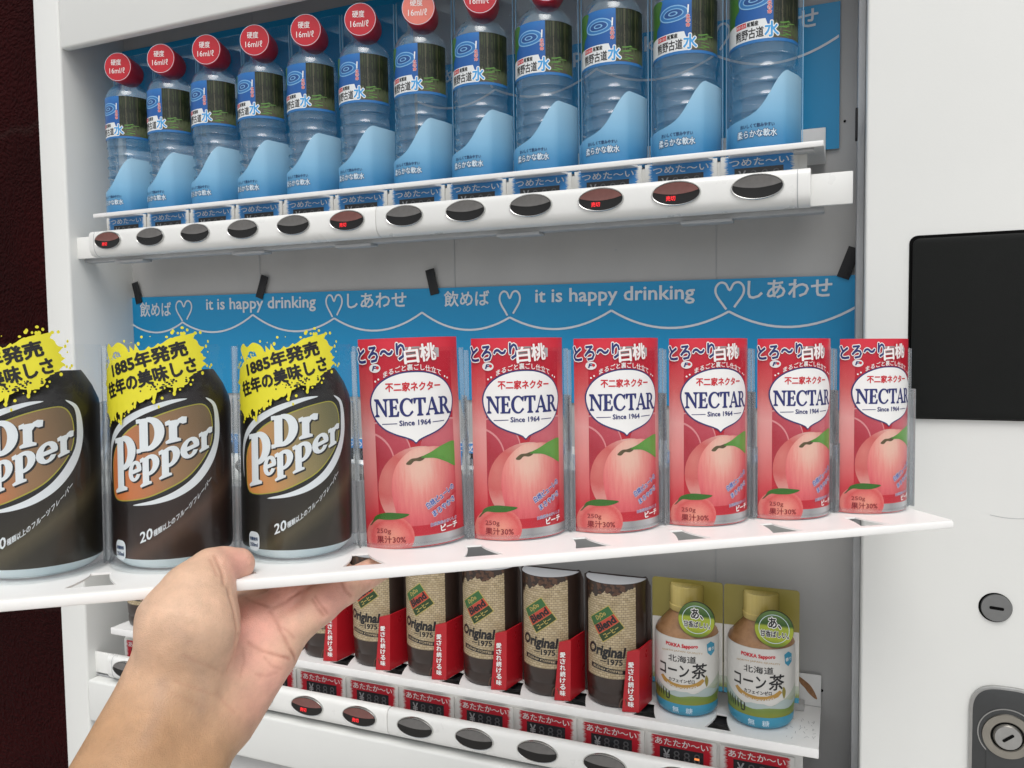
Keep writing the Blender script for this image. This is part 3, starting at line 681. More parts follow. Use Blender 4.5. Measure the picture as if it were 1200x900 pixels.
# ------------------------------------------------------------------ blue paper banners taped to the back
def heart(cx, cy, s):
    return [(cx + s * x, cy + s * y) for x, y in spline([(0, -1), (-.55, -.45), (-.98, .15), (-1.0, .62), (-.70, .92), (-.30, .85), (0, .42), (.30, .85), (.70, .92), (1.0, .62), (.98, .15), (.55, -.45)], True, 5)]
def banner_art(a, x0, z0):
    def T(s, x, y, w_, h_): a.text(s, x + x0, y + z0, w_, h_, 'banner_line', 2, bold=.018)
    T('飲めば', 24.7, -26, 54, 19); T('it is happy drinking', 139.7, -23, 168.5, 18.5); T('しあわせ', 353.8, -20.5, 79, 17); T('飲めば', 481.5, -21, 55, 17)
    T('it is happy drinking', 590.8, -23, 167.5, 18.5); T('しあわせ', 809, -19.5, 75, 17)
    for hx, hy, hw in ((101, -20, 13), (335, -18, 11), (561, -19.5, 11.5), (792, -17, 13)):
        a.stroke([(x0 + hx + px * hw, z0 + hy + py * 14.5) for px, py in heart(0, 0, 1)][2:-2], 2.1, 'banner_line', 2)
    K = [(0, -30), (98, -34), (213.6, -26), (335, -32), (453, -27), (561, -34), (674, -28.5), (791.5, -31.5), (907, -28)]
    segs = [(*p_, *q_, -47) for p_, q_ in zip(K, K[1:])]
    for xa, ya, xb, yb, dip in segs:
        pts = [(xa + x0 + (xb - xa) * t, z0 + (1 - t) * ya + t * yb + (dip - (ya + yb) / 2) * (1 - (2 * t - 1) ** 2)) for t in [i / 16 for i in range(17)]]
        a.stroke(pts, 2.2, 'banner_line', 2)
def banner(name, x0, x1, z0, z1, label, tapes, art):
    root = thing(name, label, 'banner', (x0, .0935, z1), 'blue paper banners')
    g = Geo(); n = 40; rb = random.Random(len(label))
    V = []; W_ = x1 - x0; ph = rb.uniform(0, 6)
    fy = lambda x, z: -.0006 - .0008 * (1 + sin(x * 31 + ph)) * (.5 + .5 * sin(z * 20 + x * 7))
    Z = [i / 8 for i in range(9)]
    for i in range(n + 1):
        for t in Z:
            x = W_ * i / n; z = (z0 - z1) * (1 - t); V.append((x, fy(x, z), z))
    F = [(i * 9 + j, (i + 1) * 9 + j, (i + 1) * 9 + j + 1, i * 9 + j + 1) for i in range(n) for j in range(8)]
    g.add(V, F, 'banner_blue'); 
    if art:
        a = Art(); art(a)
        a.items = [(V_, F_, m_, l_, (.5, (z0 - z1) * 1000 + 1, W_ * 1000 - 1, -1)) for V_, F_, m_, l_, _ in a.items]
        a.emit(g, lambda u, v, h: (u * .001, fy(u * .001, v * .001) - h - .0002, v * .001), 18, 14)
    g.build('paper', root)
    for x, z, rot in tapes:
        g = Geo(); m4 = Matrix.Translation((x, -.0022, z)) @ Matrix.Rotation(radians(rot), 4, 'Y')
        g.box(-.0055, .0055, -.0004, .0004, -.0145, .0145, 'tape_black', r=.0002, mtx=m4); g.build('tape', root)
    return root
bn = banner('banner', -.078, .8275, -.187, -.0620, 'long blue paper banner with white writing and hearts, behind the held shelf', [(.021, .006, -14), (.229, .008, 20), (.467, .007, -13), (.898, .011, 20)], lambda a: banner_art(a, 0, 0))
bn.rotation_euler = (0, .0094, 0)
banner('banner', .374, .811, .045, .1765, 'blue paper banner behind the right half of the water bottles, white character at its edge', [], lambda a: banner_art(a, -466, 0))
banner('banner', -.078, .3705, .040, .2615, 'plain blue paper banner behind the left half of the water bottles', [], None)

# ================================================================== HELD SAMPLE SHELF
SHELF = Matrix(((0.77636, -0.63029, 0.00243, 0.41201), (0.63012, 0.77623, 0.02033, -0.40872), (-0.01470, -0.01426, 0.99979, -0.24551), (0, 0, 0, 1)))
SROT = SHELF.to_euler()
def on_shelf(x, y=0, z=0): return SHELF @ Vector((x, y, z))
sh = thing('sample_shelf', 'white sample shelf pulled out at a slant and held up by the hand', 'shelf', on_shelf(0), rot=SROT)
g = Geo()
fy = lambda x: -.0625 + (x + .05) * .0165
outline = [(-.12, fy(-.12)), (.566, fy(.566)), (.5715, fy(.5715) + .004), (.579, .034), (-.12, .034)]
g.prism(outline, -.0019, -.0008, 'shelf_white', 'z', holes=well_holes(PITCH * 1.0, -1, 8, -.046, -.020))
lip = [(-.12, fy(-.12) - .0012), (.5675, fy(.5675) - .0012), (.5675, fy(.5675) + .003), (-.12, fy(-.12) + .003)]
g.prism(lip, -.0056, .0004, 'shelf_white', 'z', r=.0016)
g.prism([(-.1, .0), (-.1, .001)], 0, 0, 'shelf_white') if False else None
g.prism([(fy(.55) + .010, -.0020), (.030, -.0020), (.030, -.0125), (.016, -.0125)], .5605, .5625, 'shelf_white', 'x')
g.build('plate', sh)
g = Geo(); g.box(-.12, .533, .0325, .0345, -.0005, .0335, 'shelf_back_film', r=.0003); g.build('back_rail', sh)
def sleeve(parent, R, half, cy, z1, wing=.003):
    """clear blister: half cylinder with stiff bright edges and flat flanges"""
    g = Geo(); n = 36
    path = [(R * sin(radians(-half + 2 * half * i / n)), cy - R * cos(radians(-half + 2 * half * i / n))) for i in range(n + 1)]
    g.sheet(path, .0005, z1, 'clear_sleeve'); g.build('clear_sleeve', parent)
    g = Geo()
    for s_, p in ((-1, path[0]), (1, path[-1])):
        x, y = p
        g.box(min(x, x + s_ * wing), max(x, x + s_ * wing), y + .0002, y + .0012, .0005, z1 - .001, 'clear_edge', r=.0002)
        g.box(x + s_ * wing - .0004, x + s_ * wing + .0004, y - .004, y + .010, .0005, z1 * .74, 'clear_edge', r=.0002)
        g.box(x - s_ * .0005 - .0003, x - s_ * .0005 + .0003, y - .0025, y + .001, .001, z1 * .42, 'clear_edge')
    V = [(px * k, cy + (py - cy) * k, z) for k, z in ((1.0, .0004), (1.03, .0016), (1.03, .0024), (.99, .0032)) for px, py in path]
    g.add(V, [(j * (n + 1) + i, j * (n + 1) + i + 1, (j + 1) * (n + 1) + i + 1, (j + 1) * (n + 1) + i) for j in range(3) for i in range(n)], 'clear_edge')
    g.build('sleeve_edge', parent)

# ---- peach juice samples
def nectar_label():
    g = Geo(); a = Art()
    W0, W1, H = -34.5, 34.5, 125
    a.rect(W0, 0, W1, H, 'nectar_strip', 0)
    C = (-24.5, 4.5, 26.5, 116.5)
    a.rect(*C, 'nectar_red', 1)
    a.poly(spline([(-24.5, 116.5), (-10, 119), (8, 119.5), (26.5, 117)], False) + [(26.5, 113), (-24.5, 113)], 'foil_band', 1.5, clip=(-6, 112.8, 17, 120))
    for cx, cy, rx, ry in ((-21, 56, 18, 20), (24, 57, 22, 19)):
        a.poly(ell(cx, cy, rx, ry), 'peach_rim', 2, clip=C); a.poly(ell(cx - .4, cy - 1.1, rx, ry), 'peach_back', 2.5, clip=C)
    a.poly(ell(-30, 52, 17, 18), 'peach_rim', 2.5, clip=C); a.poly(ell(-30.6, 51, 17, 18), 'peach_back', 3, clip=C)
    C2 = (-24.5, 13, 26.5, 116)
    a.poly(ell(1.5, 35, 25.5, 25.5), 'peach_lobe', 3.5, clip=C2)
    a.poly(spline([(8, 59.8), (-3, 58.5), (-12, 50), (-15.5, 38), (-14, 24), (-9, 12), (14, 11), (25, 20), (27.2, 36), (23, 52), (16, 58.5)], True), 'peach_big', 4, clip=C2)
    a.rect(-24.5, 4.5, 26.5, 13, 'nectar_red', 4)
    a.rect(-12, .8, 34.5, 6.8, 'foil_band', 4.5)
    a.rect(-12, 6.8, 34.5, 7.6, 'ink_red', 4.5)
    a.poly(spline([(-6.5, 50.5), (-3.5, 53.2), (0, 53.6), (4, 54.6), (4.6, 53), (2, 51.6), (-1.5, 51.8), (-4, 49.8)], True), 'stem_brown', 5)
    a.poly(spline([(2.5, 53.6), (9, 56.6), (17, 60.0), (27, 61), (31, 50), (27, 46), (19, 49.5), (11, 52.6)], True), 'leaf_green', 5.5, clip=(-24, 40, 26.5, 63))
    a.stroke([(3, 53.6), (12, 55), (26.5, 54)], .3, 'leaf_green', 6)
    a.poly(ell(-18.5, 7.2, 15.2, 13.2), 'peach_small', 6, clip=(-34.5, 0, 34, 40))
    a.poly(spline([(-28.5, 15.5), (-26.5, 19.5), (-20, 21.6), (-12, 21.3), (-5.8, 20.2), (-12, 17.8), (-20, 17.4), (-25, 17.6)], True), 'leaf_green', 7)
    a.poly([(-31, 13.5), (-27.5, 17.8), (-25.8, 18), (-29.5, 14)], 'stem_brown', 7)
    S = [(0, 104.5), (8, 103.8), (16, 101), (22, 96.5), (25.6, 90.5), (26, 84.5), (23.5, 77.5), (18.5, 72), (12, 68.6), (5.5, 66.3), (1.8, 64.6), (0, 63.0)]
    S = S + [(-x, y) for x, y in S[-2:0:-1]]
    S = [(x * .985 - .1, y) for x, y in S]
    grow = lambda k: [(x * (1 + k / 25.), 85 + (y - 85) * (1 + k / 21.)) for x, y in S]
    sm = lambda P: spline(P, True, 4)
    a.poly(sm(grow(.9)), 'ink_navy', 8); a.poly(sm(S), 'ink_white', 9)
    a.text('不二家ネクター', -16.5, 93.6, 33, 5.2, 'ink_red', 11, bold=.035)
    serif(a, 'NECTAR', -23.8, 78.8, 47.6, 10.4, 'ink_navy', 11, grow=.35)
    a.text('Since 1964', -9.2, 73.2, 18.4, 3.1, 'ink_navy', 11, bold=.03)
    for x0, x1 in ((-19.5, -10.5), (10.5, 18.5)): a.stroke([(x0, 74.4), (x1, 74.6)], .45, 'ink_navy', 11)
    a.text('まるごと裏ごし仕立て', -17.5, 101.6, 35, 3.6, 'ink_white', 11, bold=.015, arc=4.2)
    for x, y in ((-20.6, 101.0), (-22.6, 99.8), (20.2, 101.2), (22.2, 100.2)): a.poly(ell(x, y, .6, .6, 10), 'ink_white', 11)
    a.text('とろ〜り', -33.6, 110.4, 29.5, 9.6, 'ink_navy', 12, rot=4, bold=.035, out=.055, outm='ink_white')
    a.text('白', -4.6, 109.6, 8.2, 9.4, 'ink_white', 12, rot=5, bold=.03, out=.02, outm='ink_red')
    a.text('桃', 4.9, 110.6, 9.6, 10.2, 'ink_white', 12, rot=5, bold=.03, out=.02, outm='ink_red')
    a.poly(ell(-22.6, 107.6, 3.6, 2.6), 'emblem_white', 10); a.text('F', -24.2, 106.3, 1.8, 2.6, 'ink_navy', 11, bold=.05, shear=.3); a.poly(ell(-20.9, 107.9, 1.0, 1.0), 'ink_red', 11)
    a.text('白桃ピューレの', 5.6, 22.4, 21.5, 4.0, 'ink_blue', 12, rot=29, bold=.035, out=.05, outm='ink_white')
    a.text('まろやかさ', 9.0, 17.4, 17.5, 3.6, 'ink_blue', 12, rot=27, bold=.035, out=.05, outm='ink_white')
    a.stroke([(8, 21.3), (25.5, 30.6)], .5, 'ink_red', 12)
    a.text('白桃果肉のおいしさ', 6.6, 11.6, 19, 2.2, 'ink_blue', 12, rot=6, bold=.0, out=.04, outm='ink_white')
    a.text('ピーチ', 13.2, 7.9, 12.6, 3.9, 'ink_white', 12, rot=5, bold=.035)
    a.text('250g', -26, 8.6, 9, 3.6, 'ink_maroon', 12)
    a.text('果汁30%', -26, 3.4, 17.5, 4.4, 'ink_maroon', 12, bold=.01)
    a.emit(g, on_cyl(.038, 0, .0197), 2.2)
    n = 30
    g.lathe([(.0379, .0002), (.0379, .125)], 'card_white', 0, .0197, -52, 52, n)
    return g
def make_nectar(i, label):
    t = thing('juice_can_sample', label, 'drink sample', on_shelf((i + 3) * PITCH), 'peach juice samples on the held shelf', SROT); return t
nec = make_nectar(0, 'red peach nectar sample beside the brown soda cans, leftmost of six red ones')
nectar_label().build('label_card', nec)
sleeve(nec, .0388, 54, .0199, .119)
def lean(o, i, deg):                                                        # the samples stand slightly askew
    o.rotation_euler = (SHELF @ Matrix.Rotation(radians(deg), 4, 'Y')).to_euler(); o.location = on_shelf(i * PITCH - .060 * sin(radians(deg)))
NL = ['red peach nectar sample second from the left of six red ones',
      'red peach nectar sample third from the left of six red ones',
      'red peach nectar sample third from the right of six red ones',
      'red peach nectar sample second from the right end of the held shelf',
      'red peach nectar sample at the right end of the held shelf, overlapping the black panel']
for i, l in enumerate(NL):
    o = dup(nec, on_shelf((i + 4) * PITCH), l); lean(o, i + 4, (-.8, -.7, -.4, -.3, -.2)[i])
lean(nec, 3, -2.0)

# ---- brown soda samples
def soda(i, label, body, oval):
    t = thing('soda_can_sample', label, 'drink sample', on_shelf(i * PITCH), 'brown soda can samples on the held shelf', SROT)
    R = .0315; rm = {'can_brown': body, 'oval_brown': oval}
    prof = [(.0240, .0003), (.0252, .0007), (.0278, .0026), (.0303, .0052), (.0311, .0066), (R, .0095), (R, .070), (R, .086), (.0306, .0915), (.0275, .0990), (.0238, .1050), (.0222, .1072)]
    g = Geo(); k = 5
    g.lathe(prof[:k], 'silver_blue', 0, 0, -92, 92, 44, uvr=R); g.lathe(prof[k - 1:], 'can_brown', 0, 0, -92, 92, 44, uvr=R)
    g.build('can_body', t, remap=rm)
    g = Geo(); a = Art()
    inner = spline([(-33, 38.5), (-36, 50), (-34, 63), (-21, 75.5), (-3, 83.5), (12, 87.8), (22, 88), (26.8, 80), (25.5, 66), (13.5, 51.5), (-1, 43.5), (-15, 39)], True, 5)
    cx, cy = -4.5, 63.5
    gr = lambda P, d: [(x + d * (x - cx) / math.hypot(x - cx, y - cy), y + d * (y - cy) / math.hypot(x - cx, y - cy)) for x, y in P]
    # pale crescents, thick in the middle and running out to points
    lowc = [(-19, 35.6), (-6, 37.6), (6, 41.5), (17, 48.5), (26, 59), (30.5, 70), (31, 80), (28.8, 88), (23, 92)]
    upc = [(-40, 46), (-41, 57), (-38, 67.5), (-28, 77), (-14, 84.5), (2, 90), (12, 91.8)]
    def cres(P, w_):
        Q = spline(P, False, 6); n_ = len(Q); a.stroke(Q, [w_ * sin(pi * k_ / (n_ - 1)) ** .8 + .15 for k_ in range(n_)], 'logo_white', 1)
    cres(lowc, 4.6); cres(upc, 3.6)
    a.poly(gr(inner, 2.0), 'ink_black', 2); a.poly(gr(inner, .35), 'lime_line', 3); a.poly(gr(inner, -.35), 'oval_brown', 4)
    sl = .385
    for m_, L, dx, dy, gw in (('ink_black', 5, .75, -.65, 1.2), ('logo_white', 6, 0, 0, .85)):
        serif(a, 'D', -15.5, 63.6, 15.6, 17.2, m_, L, .20, gw, dx, dy)
        serif(a, 'r', .9, 68.6, 10.4, 11.2, m_, L, .20, gw, dx, dy)
        serif(a, 'P', -31.8, 50.3, 15.5, 20.0, m_, L, .25, gw, dx, dy)
        for c, x, w_ in (('e', -20.9, 8.0), ('p', -13.2, 10.4), ('p', -2.8, 10.8), ('e', 8.2, 10.4), ('r', 18.8, 7.8)):
            serif(a, c, x, 48.0 + (x + 20) * sl, w_, 9.6, m_, L, sl, gw, dx, dy)
    a.poly(ell(25.4, 62, .45, .5, 10), 'logo_white', 6)
    n_ = 15
    bend = lambda x, y: (x, y + .010 * (x + 14.6) ** 2 + .36 * (x + 14.6))
    a.text('20', -14.6, 15.6, 7.0, 5.6, 'logo_white', 6, bold=.02, warp=bend)
    a.text('種類以上のフルーツフレーバー', -7.0, 15.8, 32.6, 3.3, 'logo_white', 6, bold=.02, warp=bend)
    a.poly(rrect(-34.5, 5.6, -25.2, 16.2, 3.2), 'logo_white', 2)
    a.text('炭酸飲料', -33.4, 11.2, 7, 2.0, 'ink_darkblue', 4, bold=.03); a.text('350ml', -33.2, 7.9, 6.6, 2.0, 'ink_darkblue', 4, bold=.03)
    a.items = [([(2 + (p_[0] - 2) * .93, p_[1]) for p_ in V_], F_, m_, l_, c_) for V_, F_, m_, l_, c_ in a.items]
    a.emit(g, on_cyl(R, 0, 0, 0), 2.0)
    g.build('can_print', t, remap=rm)
    # loud yellow paint-splash sticker on the clear cover
    g = Geo(); a = Art(); rnd = random.Random(11)
    core = [(-43, 86), (-44, 97), (-40, 108), (-33, 112), (-26, 113), (-18, 117), (-8, 118), (2, 122), (10, 124.5), (18, 121), (22, 113.5), (20.5, 107), (15, 103), (10, 97.5), (0, 97), (-7, 92), (-16, 90.5), (-22, 85), (-30, 84), (-36, 80)]
    E_ = []
    base_ = spline(core, True, 6)
    for k_, (x, y) in enumerate(base_):
        nx, ny = x + 11, y - 103; l_ = math.hypot(nx, ny); d = rnd.uniform(-1.1, 1.0) + (rnd.uniform(1.2, 4.0) if rnd.random() < .22 else 0)
        E_.append((x + nx / l_ * d, y + ny / l_ * d))
    ws = [ell(-33.5, 117, 4.4, 3.2, 12)]
    a.poly(E_, 'splash_yellow', 0)
    for _ in range(75):
        k_ = rnd.randrange(len(base_)); x, y = base_[k_]; nx, ny = x + 11, y - 103; l_ = math.hypot(nx, ny); d = rnd.uniform(1.5, 6.5); r_ = rnd.uniform(.25, 1.0)
        a.poly(ell(x + nx / l_ * d, y + ny / l_ * d, r_, r_ * rnd.uniform(.8, 1.4), 9), 'splash_yellow', .5)
    a.poly(spline([(-41, 117.5), (-37.5, 120.5), (-33.5, 118.5), (-28, 121), (-22, 119), (-20, 115), (-24, 111), (-27, 116), (-33, 115), (-35, 109), (-38, 113)], True, 4), 'splash_yellow', .5)
    for x, y, l_ in ((-37, 84, 3), (-31, 85, 3), (-26, 83.5, 5), (-20, 88, 3), (-16, 90, 2.5), (-5, 93, 3), (6, 97, 3), (-33, 84, 3)):
        a.stroke([(x, y + 3), (x - .3, y - l_ * .5), (x - .6, y - l_)], [3.2, 1.5, .9], 'splash_yellow', .5); a.poly(ell(x - .6, y - l_, .9, 1.3, 10), 'splash_yellow', .5)
    a.text('1885年発売', -32.5, 102.2, 47.5, 8.0, 'ink_black', 2, rot=15, bold=.045)
    a.text('往年の美味しさ', -37.5, 90.8, 58, 8.2, 'ink_black', 2, rot=15, bold=.045)
    for _ in range(40):
        x, y = rnd.uniform(-8, 16), rnd.uniform(98, 102); a.poly(ell(x + rnd.uniform(-9, 3), y - 3 + (x + 8) * .2, rnd.uniform(.2, .9), rnd.uniform(.2, .7), 8), 'ink_black', 1)
    a.items = [([(3 + (p_[0] - 3) * .92, p_[1] + .8) for p_ in V_], F_, m_, l_, c_) for V_, F_, m_, l_, c_ in a.items]
    a.emit(g, on_cyl(.0328, 0, 0, 0), 2.0)
    g.build('splash_sticker', t)
    sleeve(t, .0326, 90, 0, .121)
    return t
soda(2, 'brown soda can sample right of the thumb, beside the red nectar samples', 'can_olive', 'oval_olive')
soda(1, 'reddish brown soda can sample directly above the thumb, second from the left', 'can_brown', 'oval_brown')
soda(0, 'brown soda can sample cut off by the left edge of the photo', 'can_olive', 'oval_brown')

# ================================================================== WATER BOTTLES, TOP ROW
def water_bottle(label):
    t = thing('water_bottle_sample', label, 'drink sample', (0, .040, .0333), 'clear water bottle samples in the top row')
    R = .0280
    g = Geo(); pr = [(.0255, .0), (.0275, .0025), (R, .008)]
    z = .012
    for k in range(6):
        pr += [(.0270, z), (.0268, z + .0070), (.0272, z + .0086), (.0284, z + .0094), (.0286, z + .0100), (.0278, z + .0108)]; z += .0118
    pr += [(R, .087), (.0285, .089), (.0285, .1395), (R, .1415), (.0270, .1455), (.0240, .1510), (.0190, .1560), (.0150, .1590), (.0138, .1630), (.0138, .172)]
    g.lathe(pr, 'clear_bottle', 0, 0, -95, 95, 40); g.build('bottle_body', t)
    g = Geo(); a = Art(); z0, z1 = 89.5, 139.5; ed = 43
    a.rect(-ed, z0, ed, z1, 'label_sky', 0)
    a.rect(10.5, z0, ed, z1, 'label_forest', 1)
    rt = random.Random(9)
    for k in range(15):
        x = 11.5 + k * 2.1 + rt.uniform(-.6, .6); a.rect(x, z0 + 14 + rt.uniform(0, 6), x + rt.uniform(.5, 1.3), z1, 'trunk_light' if k in (3, 9) else 'trunk_dark', 1.4)
    for k in range(60):
        x, y = rt.uniform(11, ed - 1), rt.uniform(z0 + 3, z1 - 3); a.poly(ell(x, y, rt.uniform(.4, 1.3), rt.uniform(.4, 1.0), 7), 'trunk_dark' if y > z0 + 16 else 'fern_green', 1.6)
    a.poly(spline([(11, z0 + 3), (17, z0 + 9), (23, z0 + 14), (26, z0 + 15), (25, z0 + 11), (30, z0 + 6), (34, z0 + 3)], True, 4), 'trunk_light', 1.7)
    a.poly(spline([(-ed, z1), (-19, z1), (-18, z1 - 6), (-20.5, z1 - 12), (-19.5, z1 - 19), (-24, z1 - 24), (-27, z1 - 32), (-ed, z1 - 34)], False, 4), 'label_leaf', 1)
    for rx, ry, m_ in ((14, 7.2, 'ripple_light'), (12.8, 6.2, 'label_blue'), (9.6, 4.3, 'ripple_light'), (8.6, 3.6, 'ripple_dark'), (4.4, 1.9, 'ripple_light'), (3.0, 1.2, 'ripple_dark')):
        a.poly(ell(-6, 125, rx, ry, 26), m_, 1.5 + (14 - rx) * .12, clip=(-20, 100, 10.4, 139))
    a.poly([(-ed, z0 + 2.5), (-ed, 107), (-27, 108.5), (4, 108.5), (5.5, 104), (9.5, 98), (8.5, z0 + 2.5)], 'label_white', 3)
    a.rect(-ed, z0, ed, z0 + 2.6, 'label_blue', 3.5)
    a.rect(-22.5, 103.6, -12.3, 107.8, 'ink_red', 4); a.text('尾鷲の名水', -22, 104.2, 9.3, 2.8, 'ink_white', 5)
    a.text('尾鷲産', -11.6, 103.6, 9.8, 3.9, 'ink_black', 4, bold=.03)
    a.text('熊野古道', -23, 93.6, 25.5, 8.6, 'ink_black', 4, bold=.022)
    a.text('水', 3.4, 93.2, 11.5, 12.5, 'water_blue', 6, bold=.03, out=.06, outm='ink_white')
    for k, y in enumerate((112, 115.8, 119.6)): a.text('命の水'[k], 5.6, y, 3.4, 3.5, 'ink_red', 6, bold=.03, out=.05, outm='ink_white')
    a.stroke([(7.2, 124), (7.6, 131)], 1.2, 'ink_white', 5)
    rnd = random.Random(4)
    for k in range(9):
        x, y = rnd.uniform(13, 24), rnd.uniform(93, 106); a.stroke([(x, y), (x + 4, y + rnd.uniform(-1, 1)), (x + 9, y + rnd.uniform(-2, 2))], rnd.uniform(.5, 1.2), 'label_leaf', 3)
    a.emit(g, on_cyl(.0286, 0, 0, 0), 2.2); g.build('label', t)
    # plug-like cap with a printed disc, turned a little towards the viewer
    ax = Vector((.010, -.032, 0)).normalized()
    q = Vector((0, -1, 0)).rotation_difference(ax).to_matrix().to_4x4(); M = Matrix.Translation((.004, .000, .1725)) @ q
    g = Geo(); n = 48
    prof = [(.0148, .001), (.0158, -.004), (.0166, -.0225), (.0170, -.0275), (.0168, -.0295), (.0160, -.0302), (.0, -.0302)]
    V = [M @ Vector((r * cos(2 * pi * i / n), y, r * sin(2 * pi * i / n))) for r, y in prof[:-1] for i in range(n)]
    F = [(j * n + i, j * n + (i + 1) % n, (j + 1) * n + (i + 1) % n, (j + 1) * n + i) for j in range(5) for i in range(n)] + [tuple(5 * n + i for i in range(n))]
    g.add(V, F, 'cap_red')
    a = Art(); a.text('硬度', -8.0, 1.8, 12.6, 7.0, 'ink_white', 2, bold=.006); a.text('16ml/ℓ', -10.2, -7.6, 19, 6.6, 'ink_white', 2)
    a.stroke(ell(0, 0, 16.2, 16.2, 48), .4, 'ink_pale', 1, closed=True)
    a.emit(g, lambda u, v, h: tuple(M @ Vector((u * .001, -.0302 - h, v * .001)))); g.build('cap', t)
    g = Geo(); g.prism(rrect(-.0325, .001, .0325, .1985, .002), .0060, .0068, 'clear_plate'); g.build('back_plate', t)
    g = Geo()
    for x in (-.0327, .0322): g.box(x, x + .0006, .0052, .0072, .001, .197, 'blue_edge')
    g.build('plate_edge', t)
    # wave-topped blue stand wrapped round the foot
    g = Geo()
    path = [(-.0300, .004), (-.0300, -.010)] + [(.0300 * sin(radians(t_)), -.0015 - .0305 * cos(radians(t_))) for t_ in range(-72, 39, 6)] + [(.0196, -.0246), (.0215, -.0222), (.0290, -.0060), (.0315, .005)]
    zt_ = lambda x: .0245 + .0035 * (x + .03) / .03 + .040 / (1 + math.exp(-(x - .0095) / .0058)) if x < .021 else .0655 - (x - .021) * .12
    n_ = len(path); V = []; U = []
    for x, y in path: V += [(x, y, .0), (x, y, zt_(x)), (x * .96, y + .0012, zt_(x)), (x * .96, y + .0012, .0)]; U += [(x * 1000, 0), (x * 1000, zt_(x) * 1000), (x * 1000, zt_(x) * 1000), (x * 1000, 0)]
    g.add(V, [(4 * i + j, 4 * i + 4 + j, 4 * i + 5 + j, 4 * i + 1 + j) for i in range(n_ - 1) for j in (0, 2)], 'stand_blue', U)
    g.add([v for i, v in enumerate(V) if i % 4 in (1, 2)], [(2 * i, 2 * i + 2, 2 * i + 3, 2 * i + 1) for i in range(n_ - 1)], 'stand_edge')
    a = Art(); a.text('柔らかな軟水', -20, 10, 34, 6.4, 'ink_pale', 3, bold=.02, out=.06, outm='ink_darkblue')
    a.text('おいしくて飲みやすい', -17, 18.2, 29, 3.4, 'ink_darkblue', 3, bold=.03)
    a.emit(g, on_cyl(.0305, 0, -.0015, 0), 2.2); g.build('stand', t)
    return t
wb = water_bottle('clear water bottle sample with red cap at the left end of the top row')
WL = ['clear water bottle sample with red cap second from the left in the top row', 'clear water bottle sample with red cap third from the left in the top row',
      'clear water bottle sample with red cap fourth from the left in the top row', 'clear water bottle sample with red cap fifth from the left in the top row',
      'clear water bottle sample with bright red cap just left of the faded orange one', 'clear water bottle sample with a faded pale orange cap disc, mid top row',
      'clear water bottle sample with red cap just right of the faded orange one', 'clear water bottle sample fourth from the right in the top row, cap out of frame',
      'clear water bottle sample third from the right in the top row, cap out of frame', 'clear water bottle sample second from the right in the top row, cap out of frame',
      'clear water bottle sample with milky glare at the right end of the top row']
wb.location = (.001, .040, .0333)
for i, l in enumerate(WL):
    o = dup(wb, (.001 + (i + 1) * PITCH, .040, .0333), l)
    if i == 5:                                                              # one cap disc has bleached
        c = [ch for ch in o.children if ch.name.startswith('cap')][0]; c.data = c.data.copy(); c.data.materials[0] = MATS['cap_red']
        c.data.materials.append(MATS['cap_faded']); k = len(c.data.materials) - 1
        c.data.polygons[5 * 48].material_index = k

